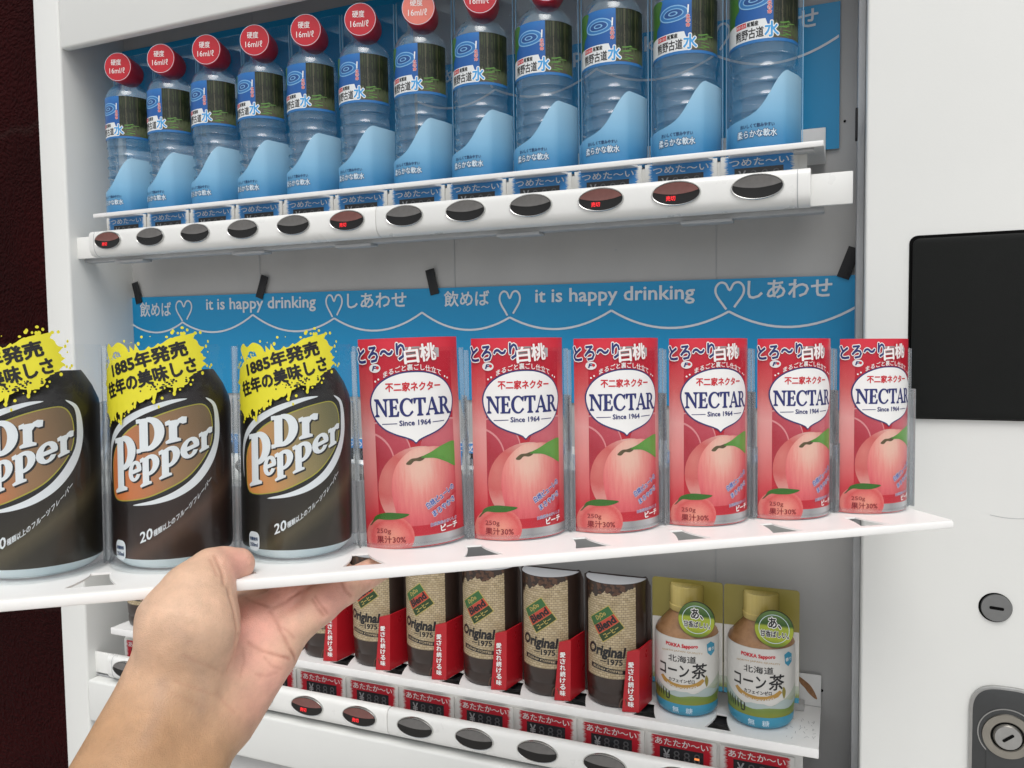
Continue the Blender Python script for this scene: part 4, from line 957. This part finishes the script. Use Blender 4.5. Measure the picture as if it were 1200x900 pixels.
# ================================================================== COFFEE AND TEA, BOTTOM ROW
def coffee(label):
    t = thing('coffee_can_sample', label, 'drink sample', (0, .046, -.4793), 'dark brown coffee samples in the bottom row')
    R, H = .0300, .121
    g = Geo()
    pr = [(.0270, .0), (.0288, .002), (.0293, .005), (.0293, .0115), (.0288, .0125), (.0288, .0138), (.0296, .015), (R, .024), (R, H)]
    g.lathe(pr, 'coffee_dark', 0, 0, -92, 92, 40)
    g.build('can_body', t)
    g = Geo(); n = 32
    g.add([(0, .0, H - .0006)] + [(.0299 * sin(radians(-92 + 184 * i / n)), -.0299 * cos(radians(-92 + 184 * i / n)), H - .0006) for i in range(n + 1)], [(0, i + 2, i + 1) for i in range(n)], 'grey_lid')
    g.build('lid', t)
    g = Geo(); a = Art(); rnd = random.Random(5)
    top = [(-27, 119.5)]; x = -27
    edge = spline([(-27, 98), (-24, 104), (-19, 109), (-14, 107), (-9, 110.5), (-2, 113), (5, 110), (11, 112.5), (17, 114), (24, 116), (27, 116)], False, 4)
    edge = [(px, py + rnd.uniform(-1.2, 1.2)) for px, py in edge]
    a.poly([(-27, 30)] + [(px, 30 - 1.0) for px in range(-26, 27, 2)] + [(27, 30)] + edge[::-1], 'burlap', 1)
    for _ in range(80):
        bx, by = rnd.uniform(-27, 26), rnd.uniform(98, 120)
        lim = np.interp(bx, [p[0] for p in edge], [p[1] for p in edge])
        if by > lim - 1: a.poly(ell(bx, by, 2.3, 1.4, 9, rot=rnd.uniform(0, 180)), 'bean_brown', 2, clip=(-27, 90, 27, 120.5))
    cx, cy, s_ = -3, 82, 12.6
    rot = 36; c_, sn = cos(radians(rot)), sin(radians(rot))
    Rt = lambda P: [(cx + px * c_ - py * sn, cy + px * sn + py * c_) for px, py in P]
    a.poly(Rt(R4(-s_ - .8, -s_ - .8, s_ + .8, s_ + .8)), 'diamond_gold', 3)
    a.poly(Rt(R4(-s_, 4.2, s_, s_)), 'diamond_green', 4); a.poly(Rt(R4(-s_, -5.0, s_, 4.0)), 'diamond_red', 4); a.poly(Rt(R4(-s_, -s_, s_, -5.2)), 'diamond_dark', 4)
    def rt(s, px, py, w_, h_, m_, b_): q = Rt([(px, py)])[0]; a.text(s, q[0], q[1], w_, h_, m_, 5, rot=rot, bold=b_)
    rt('DyDo', -6, 5.6, 12, 5.4, 'diamond_gold', .03); rt('Blend', -10.5, -3.6, 21, 7.0, 'ink_black', .05); rt('コーヒー', -8.5, -11, 17, 4.2, 'diamond_gold', .03)
    a.text('Original', -24, 48.5, 38, 13, 'ink_black', 4, rot=-3, bold=.045, shear=.12)
    a.text('1975', -1, 42.6, 14, 5.4, 'ink_black', 4, bold=.035); a.stroke([(-9, 45.4), (-2.5, 45.2)], .8, 'ink_black', 4)
    a.poly([(-20, 41.5), (16, 37.5), (16, 33.5), (-20, 37)], 'ink_black', 4); a.text('BLEND COFFEE', -17, 38.0, 30, 2.0, 'burlap', 5, rot=-6, bold=.04)
    a.emit(g, on_cyl(R, 0, 0, 0), 2.2); g.build('label', t)
    g = Geo()
    g.prism([(-.0335, .0), (.0335, .0), (.0335, .113), (.0305, .1205), (.0285, .1222), (.026, .1214), (-.026, .1214), (-.0285, .1222), (-.0335, .119)], .0010, .0020, 'coffee_dark')
    g.build('back_plate', t)
    g = Geo()   # red slip-in fin at the right front, folded back along its right side
    g.prism([(.0135, -.0335), (.0290, -.0300), (.0345, .0005), (.0330, .0005), (.0275, -.0275), (.0140, -.0318)], .0006, .058, 'fin_red', 'z')
    b0 = len(g.V)
    for i in range(b0):
        x_, y_, z_ = g.V[i]
        if z_ > .03: g.V[i] = (x_ + (.0045 if x_ < .02 else 0), y_ + .003, z_ + (.002 if x_ > .02 else 0))
    a = Art(); k = 0
    for ch in '愛され続ける味':
        a.text(ch, 19.2, 43.2 - k * 6.3, 5.0, 5.2, 'ink_white', 3, bold=.03); k += 1
    a.emit(g, lambda u, v, h: (u * .001, -.0335 + (u - 13.5) * .000226 + v * .0000522 - .0014 * v / 58 - h, v * .001))
    g.build('fin', t)
    g = Geo(); V = spline([(.0105, 0), (.0125, .0075), (.0165, .0085), (.0170, .003), (.0135, .0015)], False, 5)
    for i in range(len(V) - 1): g.cyl((V[i][0], -.0318, .0035 + V[i][1]), (V[i + 1][0], -.0318, .0035 + V[i + 1][1]), .0007, .0007, 'bean_brown', 8)
    g.build('clip', t)
    return t
CL = ['dark brown coffee sample at the left end of the bottom row, left of the wrist', 'dark brown coffee sample second from the left in the bottom row, behind the hand',
      'dark brown coffee sample third from the left in the bottom row, behind the palm', 'dark brown coffee sample fourth from the left in the bottom row, behind the fingers',
      'dark brown coffee sample directly right of the lowest finger, half hidden by it', 'dark brown coffee sample second to the right of the fingers in the bottom row',
      'dark brown coffee sample fourth from the tea samples, counting leftwards', 'dark brown coffee sample third from the tea samples, counting leftwards',
      'dark brown coffee sample one away from the pale tea samples', 'dark brown coffee sample right beside the pale tea samples']
cf = coffee(CL[0])
for i in range(1, 10): dup(cf, (i * PITCH, .046, -.4793), CL[i])

def tea(label):
    t = thing('tea_bottle_sample', label, 'drink sample', (10 * PITCH, .050, -.4793), 'white and gold tea samples in the bottom row')
    R = .0302
    g = Geo()
    g.prism(rrect(-.0335, .018, .0335, .1225, .003), .0, .0010, 'tea_gold')
    a = Art(); a.rect(-33.3, 18.2, 33.3, 84, 'tea_white', 1); a.rect(-33.3, 18.2, 33.3, 34, 'tea_field', 2); a.rect(-33.3, 18.2, 33.3, 23, 'tea_blue', 3)
    a.emit(g, on_plane(.0)); g.build('back_card', t)
    pr = [(.0235, .0), (.0262, .0015), (.0287, .005), (.0292, .012), (.0290, .014), (.0294, .017), (R, .025), (R, .070), (.0298, .0755), (.0280, .080), (.0235, .085), (.0195, .0895), (.0165, .0925), (.0155, .095)]
    spl = [i for i, p in enumerate(pr) if p[1] >= .0755][0]
    zone = lambda lo, hi: [p for p in pr if lo <= p[1] <= hi]
    g = Geo()
    g.lathe(pr[:4], 'tea_blue', 0, 0, -90, 90, 40, uvr=R); g.lathe(pr[3:spl + 1], 'tea_white', 0, 0, -90, 90, 40, uvr=R); g.lathe(pr[spl:], 'tea_brown', 0, 0, -90, 90, 40, uvr=R)
    g.build('bottle_body', t)
    g = Geo(); n = 40
    g.lathe([(.0158, .095), (.0168, .0962), (.0168, .1005)], 'cap_gold', 0, 0, -90, 90, n, uvr=.017)
    g.lathe([(.0168, .1005), (.0160, .1012), (.0160, .1175), (.0150, .1190)], 'cap_gold', 0, 0, -90, 90, n, uvr=.017)
    g.add([(0, 0, .119)] + [(.0150 * sin(radians(-90 + 180 * i / n)), -.0150 * cos(radians(-90 + 180 * i / n)), .119) for i in range(n + 1)], [(0, i + 1, i + 2) for i in range(n)], 'cap_gold')
    g.build('cap', t)
    def prr(z): return float(np.interp(z, [p[1] for p in pr], [p[0] for p in pr]))
    fn = lambda u, v, h: ((prr(v * .001) + h) * sin(u * .001 / R), -(prr(v * .001) + h) * cos(u * .001 / R), v * .001)
    g = Geo(); a = Art()
    a.poly([(-44, 12.5), (44, 12.5), (44, 40)] + spline([(44, 40), (20, 27), (0, 22), (-20, 27), (-44, 41)], False, 6), 'tea_field', 1)
    a.poly(spline([(-44, 28), (-30, 32), (-15, 24), (0, 27), (12, 24), (24, 29), (36, 26), (44, 30)], False, 4) + [(44, 20), (-44, 20)], 'tea_hill', 1.5)
    a.poly(spline([(-44, 26), (-25, 24), (-5, 20), (10, 22), (30, 20), (44, 25)], False, 4) + [(44, 12.5), (-44, 12.5)], 'tea_field', 2)
    a.poly([(-44, 44)] + spline([(-44, 40), (-24, 29.5), (-8, 26), (8, 26), (24, 29.5), (44, 41)], False, 5) + [(44, 75), (-44, 75)], 'tea_white', 2.5)
    for k in range(6): x = -29 + k * 3.4; a.poly(ell(x, 23 - k * .5, .9, 5.4 - k * .3, 10), 'tea_tree', 3)
    a.poly(ell(-14, 16.5, 2.0, .9, 10), 'tea_tree', 3)
    a.rect(-44, 0.5, 44, 12.8, 'tea_blue', 3.5); a.text('無', -9, 4.2, 6.4, 6, 'ink_pale', 5); a.text('糖', 4, 4.2, 6.4, 6, 'ink_pale', 5)
    a.text('POKKA Sapporo', -15, 66.4, 30, 4.2, 'ink_red', 5, bold=.05)
    a.text('NORTH JAPAN QUALITY', -20, 60.4, 40, 2.0, 'ribbon_gold', 5, arc=2.2)
    a.text('北海道', -12.5, 53.2, 26, 6.4, 'ink_black', 5, bold=.01)
    a.text('コーン', -23, 39.6, 30, 10.6, 'ink_black', 5, bold=.02); a.text('茶', 9, 38.6, 14, 14, 'ink_black', 5, bold=.02, shear=.1)
    a.text('カフェインゼロ', -12, 34.2, 24, 3.4, 'ink_black', 5, bold=.03)
    a.poly([(-22, 36), (-18, 32.0), (-10, 29.2), (0, 28.4), (10, 29.4), (18, 32.2), (22, 36), (19.5, 38.2), (14, 34.8), (8, 33), (0, 32.2), (-8, 33), (-14, 34.8), (-19, 38.0)], 'ribbon_gold', 4)
    a.text('FROM HOKKAIDO', -14, 30.4, 28, 1.9, 'tea_white', 5, bold=.03, arc=-2.6)
    a.poly(spline([(24, 30), (22, 36), (23.5, 41), (26, 36)], True, 4), 'tea_gold', 5)
    a.poly([(24, 70), (29, 72), (34, 69), (34, 62), (29, 58.5), (25, 62)], 'tea_blue', 4.5); a.text('香り', 25.5, 63.5, 7.5, 3.2, 'ink_white', 6, bold=.02)
    a.emit(g, fn, 2.2, 3.0); g.build('label', t)
    g = Geo(); a = Art(); q = on_plane(-.0281, .0135, .0945)
    g.cyl((.0135, -.0258, .0945), (.0135, -.0280, .0945), .0166, .0166, 'tea_tree', 48)
    a.poly(ell(0, 0, 16.4, 16.4, 48), 'sticker_green', 1); a.stroke(ell(0, 0, 12.8, 12.8, 48), .5, 'ink_pale', 2, closed=True)
    a.text('あ、', -4.6, 1.0, 10.5, 9.2, 'ink_black', 3, bold=.03, out=.07, outm='ink_white'); a.text('甘香ばしい。', -11.5, -7.4, 24, 5.8, 'ink_black', 3, bold=.03, out=.07, outm='ink_white')
    a.items = [([(px, py) for px, py in V], F, m_, L, c) for V, F, m_, L, c in a.items]
    a.emit(g, lambda u, v, h: q(u, v, h)); g.build('sticker', t)
    # sticker gradient is measured from its own centre
    return t
te = tea('white and gold corn tea sample beside the coffee samples, second from the right end')
dup(te, (11 * PITCH, .050, -.4793), 'white and gold corn tea sample at the right end of the bottom row')

# ================================================================== HAND AND FOREARM
# joints and soft masses of the left hand (metres), melted into one skin by smooth union, then meshed
BODY = [((0.5215,-0.4638,-0.3309),0.0250,(0.5094,-0.4156,-0.2929),0.0215), ((0.5323,-0.4548,-0.3454),0.0240,(0.5223,-0.4026,-0.3095),0.0190), ((0.5148,-0.4133,-0.2921),0.0215,(0.5192,-0.4107,-0.2616),0.0225), ((0.5192,-0.4107,-0.2616),0.0225,(0.5193,-0.4034,-0.2493),0.0150), ((0.5207,-0.3908,-0.3005),0.0180,(0.5230,-0.3746,-0.2826),0.0135), ((0.5251,-0.3963,-0.3145),0.0175,(0.5369,-0.3727,-0.2925),0.0125), ((0.5169,-0.3799,-0.2917),0.0130,(0.5134,-0.3673,-0.2742),0.0110), ((0.5240,-0.3680,-0.2867),0.0125,(0.5351,-0.3632,-0.2837),0.0120), ((0.5125,-0.3657,-0.2786),0.0100,(0.5281,-0.3614,-0.2781),0.0110)]
FING = [
    [((0.5177,-0.4030,-0.2487),0.0142), ((0.5178,-0.3927,-0.2416),0.0112), ((0.5180,-0.3851,-0.2414),0.0098), ((0.5208,-0.3774,-0.2419),0.0086)],
    [((0.5102,-0.3642,-0.2737),0.0100), ((0.5008,-0.3373,-0.2663),0.0095), ((0.5032,-0.3210,-0.2640),0.0088), ((0.5074,-0.3083,-0.2618),0.0080)],
    [((0.5141,-0.3626,-0.2737),0.0103), ((0.5172,-0.3425,-0.2670),0.0100), ((0.5222,-0.3197,-0.2650),0.0090), ((0.5284,-0.3061,-0.2625),0.0082)],
    [((0.5256,-0.3666,-0.2757),0.0110), ((0.5341,-0.3540,-0.2674),0.0108), ((0.5403,-0.3392,-0.2635),0.0096), ((0.5470,-0.3222,-0.2608),0.0082)],
    [((0.5376,-0.3642,-0.2825),0.0116), ((0.5497,-0.3476,-0.2700),0.0104), ((0.5562,-0.3315,-0.2640),0.0092), ((0.5616,-0.3030,-0.2600),0.0078)]]
CREASE = [
    ([(0.5369,-0.4024,-0.2459), (0.5402,-0.4035,-0.2529), (0.5427,-0.4042,-0.2609), (0.5423,-0.4042,-0.2694), (0.5364,-0.3999,-0.2804), (0.5374,-0.4054,-0.2859)],0.0012,0.00150),
    ([(0.5426,-0.4032,-0.2672), (0.5339,-0.3858,-0.2794), (0.5404,-0.3833,-0.2839), (0.5462,-0.3793,-0.2868), (0.5496,-0.3734,-0.2904)],0.0009,0.00080),
    ([(0.5354,-0.3705,-0.2676), (0.5403,-0.3719,-0.2721), (0.5451,-0.3734,-0.2774), (0.5486,-0.3726,-0.2845), (0.5492,-0.3681,-0.2934)],0.0009,0.00130),
    ([(0.5521,-0.3566,-0.2636), (0.5557,-0.3572,-0.2677), (0.5582,-0.3548,-0.2728)],0.0008,0.00100),
    ([(0.5528,-0.3553,-0.2625), (0.5568,-0.3557,-0.2666), (0.5593,-0.3532,-0.2718)],0.0006,0.00050),
    ([(0.5595,-0.3402,-0.2582), (0.5625,-0.3407,-0.2626), (0.5643,-0.3378,-0.2666)],0.0007,0.00070),
    ([(0.5239,-0.3970,-0.2315), (0.5281,-0.3993,-0.2348), (0.5321,-0.4009,-0.2387), (0.5357,-0.4038,-0.2431)],0.0010,0.00130),
    ([(0.5243,-0.4010,-0.2326), (0.5287,-0.4035,-0.2354), (0.5324,-0.4053,-0.2387)],0.0006,0.00040),
    ([(0.5341,-0.4299,-0.2694), (0.5376,-0.4247,-0.2741), (0.5392,-0.4169,-0.2798), (0.5381,-0.4091,-0.2860)],0.0006,0.00018),
    ([(0.5382,-0.4136,-0.2934), (0.5392,-0.4109,-0.2987), (0.5424,-0.4072,-0.3053)],0.0007,0.00025),
    ([(0.5298,-0.4313,-0.2816), (0.5346,-0.4259,-0.2863), (0.5375,-0.4184,-0.2915), (0.5389,-0.4105,-0.2972)],0.0007,0.00016),
    ([(0.5294,-0.4337,-0.2863), (0.5347,-0.4279,-0.2920), (0.5381,-0.4199,-0.2982), (0.5409,-0.4130,-0.3042)],0.0006,0.00010),
    ([(0.5438,-0.3723,-0.2747), (0.5469,-0.3708,-0.2771), (0.5493,-0.3690,-0.2811)],0.0005,0.00040),
    ([(0.5177,-0.3689,-0.2627), (0.5260,-0.3707,-0.2640), (0.5343,-0.3698,-0.2661)],0.0007,0.00050),
    ([(0.5336,-0.3899,-0.2810), (0.5367,-0.3926,-0.2862), (0.5386,-0.3980,-0.2912)],0.0006,0.00030),
    ([(0.5352,-0.3695,-0.2666), (0.5401,-0.3636,-0.2642), (0.5440,-0.3540,-0.2606), (0.5474,-0.3430,-0.2568)],0.0008,0.00120),
    ([(0.5421,-0.3910,-0.2927), (0.5451,-0.3868,-0.2948), (0.5474,-0.3811,-0.2949)],0.0006,0.00030),
    ([(0.5420,-0.3841,-0.2865), (0.5454,-0.3831,-0.2909), (0.5482,-0.3787,-0.2940)],0.0005,0.00030)]
PINK = [((0.5305,-0.3788,-0.2710),0.0200,1.20), ((0.5468,-0.3838,-0.2993),0.0180,0.90), ((0.5452,-0.3952,-0.3080),0.0160,0.90), ((0.5604,-0.3482,-0.2652),0.0130,1.40), ((0.5284,-0.3853,-0.2386),0.0130,1.00), ((0.5377,-0.3604,-0.2584),0.0180,1.20), ((0.5470,-0.3693,-0.2753),0.0100,0.50), ((0.5652,-0.3232,-0.2576),0.0120,0.90), ((0.5378,-0.3888,-0.2853),0.0160,0.80)]
VEIN = [[(0.5317,-0.4321,-0.2576), (0.5368,-0.4286,-0.2630), (0.5406,-0.4240,-0.2625)], [(0.5340,-0.4298,-0.2702), (0.5368,-0.4251,-0.2757), (0.5369,-0.4203,-0.2858), (0.5372,-0.4232,-0.2969)], [(0.5255,-0.4347,-0.2816), (0.5285,-0.4405,-0.2907), (0.5328,-0.4522,-0.3002)]]

def hand_field(P):
    def sm(a, b, k):
        h = np.clip(.5 + .5 * (b - a) / k, 0, 1); return b + (a - b) * h - k * h * (1 - h)
    def cap(a, b, ra, rb):
        a = np.array(a, np.float32); ab = np.array(b, np.float32) - a
        t = np.clip(((P - a) @ ab) / (ab @ ab), 0, 1); return np.linalg.norm(P - a - t[..., None] * ab, axis=-1) - (ra + (rb - ra) * t)
    d = None
    for a, ra, b, rb in BODY:
        c = cap(a, b, ra, rb); d = c if d is None else sm(d, c, .010)
    f = None
    for n, ch in enumerate(FING):
        e = None
        for (a, ra), (b, rb) in zip(ch, ch[1:]):
            c = cap(a, b, ra, rb); e = c if e is None else sm(e, c, .003)
        if n == 0: d = sm(d, e, .007)
        else: f = e if f is None else sm(f, e, .0012)
    d = sm(d, f, .0045)
    for pts, r, dp in CREASE:
        if len(pts) < 2: continue
        lo = np.min(pts, 0) - .006; hi = np.max(pts, 0) + .006
        m = np.all((P > lo) & (P < hi), axis=-1)
        if not m.any(): continue
        Q = P[m]; best = np.full(len(Q), 1., np.float32)
        for a, b in zip(pts, pts[1:]):
            a = np.array(a, np.float32); ab = np.array(b, np.float32) - a
            t = np.clip(((Q - a) @ ab) / (ab @ ab + 1e-12), 0, 1); best = np.minimum(best, np.linalg.norm(Q - a - t[..., None] * ab, axis=-1))
        d[m] += dp * np.exp(-(best / max(r, .0009)) ** 2)
    return d

def surface_nets(field, lo, hi, h):
    n = np.ceil((np.array(hi) - np.array(lo)) / h).astype(int) + 1
    ax = [np.arange(k, dtype=np.float32) * h + l for k, l in zip(n, lo)]
    G = np.empty(n, np.float32)
    for i in range(0, n[0], 16):                                              # slab by slab to keep memory low
        X, Y, Z = np.meshgrid(ax[0][i:i + 16], ax[1], ax[2], indexing='ij'); G[i:i + 16] = field(np.stack([X, Y, Z], -1).reshape(-1, 3)).reshape(X.shape)
    S = G < 0
    c = [S[a:n[0] - 1 + a, b:n[1] - 1 + b, d:n[2] - 1 + d] for a in (0, 1) for b in (0, 1) for d in (0, 1)]
    cnt = np.sum(c, 0); act = (cnt > 0) & (cnt < 8)
    I = np.argwhere(act); idx = np.full(act.shape, -1, int); idx[act] = np.arange(len(I))
    acc = np.zeros((len(I), 3)); num = np.zeros(len(I))
    cor = [(a, b, d) for a in (0, 1) for b in (0, 1) for d in (0, 1)]
    for p_ in range(8):
        for q_ in range(p_ + 1, 8):
            A, B = np.array(cor[p_]), np.array(cor[q_])
            if np.abs(A - B).sum() != 1: continue
            ga = G[tuple((I + A).T)]; gb = G[tuple((I + B).T)]; m = (ga < 0) != (gb < 0)
            t = np.where(m, ga / np.where(m, ga - gb, 1), 0)
            acc[m] += (A + t[:, None] * (B - A))[m]; num[m] += 1
    V = (I + acc / num[:, None]) * h + np.array(lo)
    F = []
    for a in range(3):
        b, d = (a + 1) % 3, (a + 2) % 3
        s0 = [slice(None)] * 3; s1 = [slice(None)] * 3; s0[a] = slice(0, -1); s1[a] = slice(1, None)
        E_ = np.argwhere(S[tuple(s0)] != S[tuple(s1)])
        ok = (E_[:, b] > 0) & (E_[:, d] > 0) & (E_[:, b] < n[b] - 1) & (E_[:, d] < n[d] - 1); E_ = E_[ok]
        ub = np.eye(3, dtype=int)[b]; ud = np.eye(3, dtype=int)[d]
        q = np.stack([idx[tuple((E_ - ub - ud).T)], idx[tuple((E_ - ud).T)], idx[tuple(E_.T)], idx[tuple((E_ - ub).T)]], 1)
        fl = ~S[tuple(E_.T)]; q[fl] = q[fl][:, ::-1]; F.append(q)
    return V, np.concatenate(F)

def skin_mat():
    m, t, b = new_mat('skin'); b.inputs['Roughness'].default_value = .47; b.inputs['Specular IOR Level'].default_value = .38
    b.inputs['Subsurface Weight'].default_value = .12; b.inputs['Subsurface Radius'].default_value = (.6, .22, .12); b.inputs['Subsurface Scale'].default_value = .006
    tc = N(t, 'ShaderNodeTexCoord'); at = N(t, 'ShaderNodeAttribute'); at.attribute_name = 'tone'
    sep = N(t, 'ShaderNodeSeparateColor'); t.links.new(at.outputs['Color'], sep.inputs[0])
    nz = N(t, 'ShaderNodeTexNoise', Scale=90.0, Detail=6.0, Roughness=.6); nb = N(t, 'ShaderNodeTexNoise', Scale=900.0, Detail=4.0); vo = N(t, 'ShaderNodeTexVoronoi', Scale=1500.0)
    for n_ in (nz, nb, vo): t.links.new(tc.outputs['Object'], n_.inputs['Vector'])
    m1 = N(t, 'ShaderNodeMixRGB', Color1=(.68, .45, .315, 1), Color2=(.74, .39, .31, 1)); t.links.new(sep.outputs[0], m1.inputs[0])
    mt = N(t, 'ShaderNodeMixRGB', Color2=(.47, .275, .15, 1)); t.links.new(m1.outputs[0], mt.inputs[1]); t.links.new(at.outputs['Alpha'], mt.inputs[0])   # sun-tanned forearm
    m2 = N(t, 'ShaderNodeMixRGB', Color2=(.38, .27, .22, 1)); t.links.new(mt.outputs[0], m2.inputs[1])
    vk = N(t, 'ShaderNodeMath', operation='MULTIPLY'); vk.inputs[1].default_value = .22; t.links.new(sep.outputs[1], vk.inputs[0]); t.links.new(vk.outputs[0], m2.inputs[0])
    m3 = N(t, 'ShaderNodeMixRGB', Color2=(.40, .15, .10, 1)); ck = N(t, 'ShaderNodeMath', operation='MULTIPLY'); ck.inputs[1].default_value = .75
    t.links.new(sep.outputs[2], ck.inputs[0]); t.links.new(ck.outputs[0], m3.inputs[0]); t.links.new(m2.outputs[0], m3.inputs[1])
    hv = N(t, 'ShaderNodeHueSaturation'); mr = N(t, 'ShaderNodeMapRange'); mr.inputs['From Min'].default_value = .3; mr.inputs['From Max'].default_value = .7; mr.inputs['To Min'].default_value = .86; mr.inputs['To Max'].default_value = 1.11
    t.links.new(nz.outputs['Fac'], mr.inputs[0]); t.links.new(mr.outputs[0], hv.inputs['Value']); t.links.new(m3.outputs[0], hv.inputs['Color']); t.links.new(hv.outputs[0], b.inputs['Base Color'])
    ad = N(t, 'ShaderNodeMath', operation='ADD'); t.links.new(nb.outputs['Fac'], ad.inputs[0]); t.links.new(vo.outputs['Distance'], ad.inputs[1])
    bp = N(t, 'ShaderNodeBump', Strength=.35, Distance=.0006); t.links.new(ad.outputs[0], bp.inputs['Height']); t.links.new(bp.outputs[0], b.inputs['Normal'])
skin_mat()
PTS = np.array([a for s_ in BODY for a in (s_[0], s_[2])] + [a for ch in FING for a, _ in ch])
V, F = surface_nets(hand_field, PTS.min(0) - .034, PTS.max(0) + .03, .0009)
me = D.meshes.new('hand'); me.from_pydata(V.tolist(), [], F.tolist()); me.materials.append(MATS['skin'])
tone = np.zeros((len(V), 4), np.float32); tone[:, 3] = 0
for c, r, wgt in PINK: tone[:, 0] = np.maximum(tone[:, 0], wgt * np.exp(-(np.linalg.norm(V - np.array(c), axis=1) / r) ** 2))
def near(pts):
    best = np.full(len(V), 1.)
    for a, b in zip(pts, pts[1:]):
        a = np.array(a); ab = np.array(b) - a; t = np.clip(((V - a) @ ab) / (ab @ ab + 1e-12), 0, 1); best = np.minimum(best, np.linalg.norm(V - a - t[:, None] * ab, axis=1))
    return best
for l in VEIN: tone[:, 1] = np.maximum(tone[:, 1], np.exp(-(near(l) / .0035) ** 2))
for l, r, dp in CREASE:
    if len(l) > 1: tone[:, 2] = np.maximum(tone[:, 2], min(1, dp / .0007) * np.exp(-(near(l) / max(r * .6, .0008)) ** 2))
wr = np.array(BODY[0][2]); el = np.array(BODY[0][0]) - wr; tt = np.clip(((V - wr) @ el / np.linalg.norm(el) + .018) / .055, 0, 1); tone[:, 3] = tt * tt * (3 - 2 * tt)
at = me.attributes.new('tone', 'FLOAT_COLOR', 'POINT'); at.data.foreach_set('color', tone.ravel())
me.polygons.foreach_set('use_smooth', [True] * len(me.polygons)); me.update()
ho = D.objects.new('person_hand', me); COL.objects.link(ho)
tag(ho, 'bare left hand and forearm reaching in from below, thumb on top of the white shelf', 'hand')
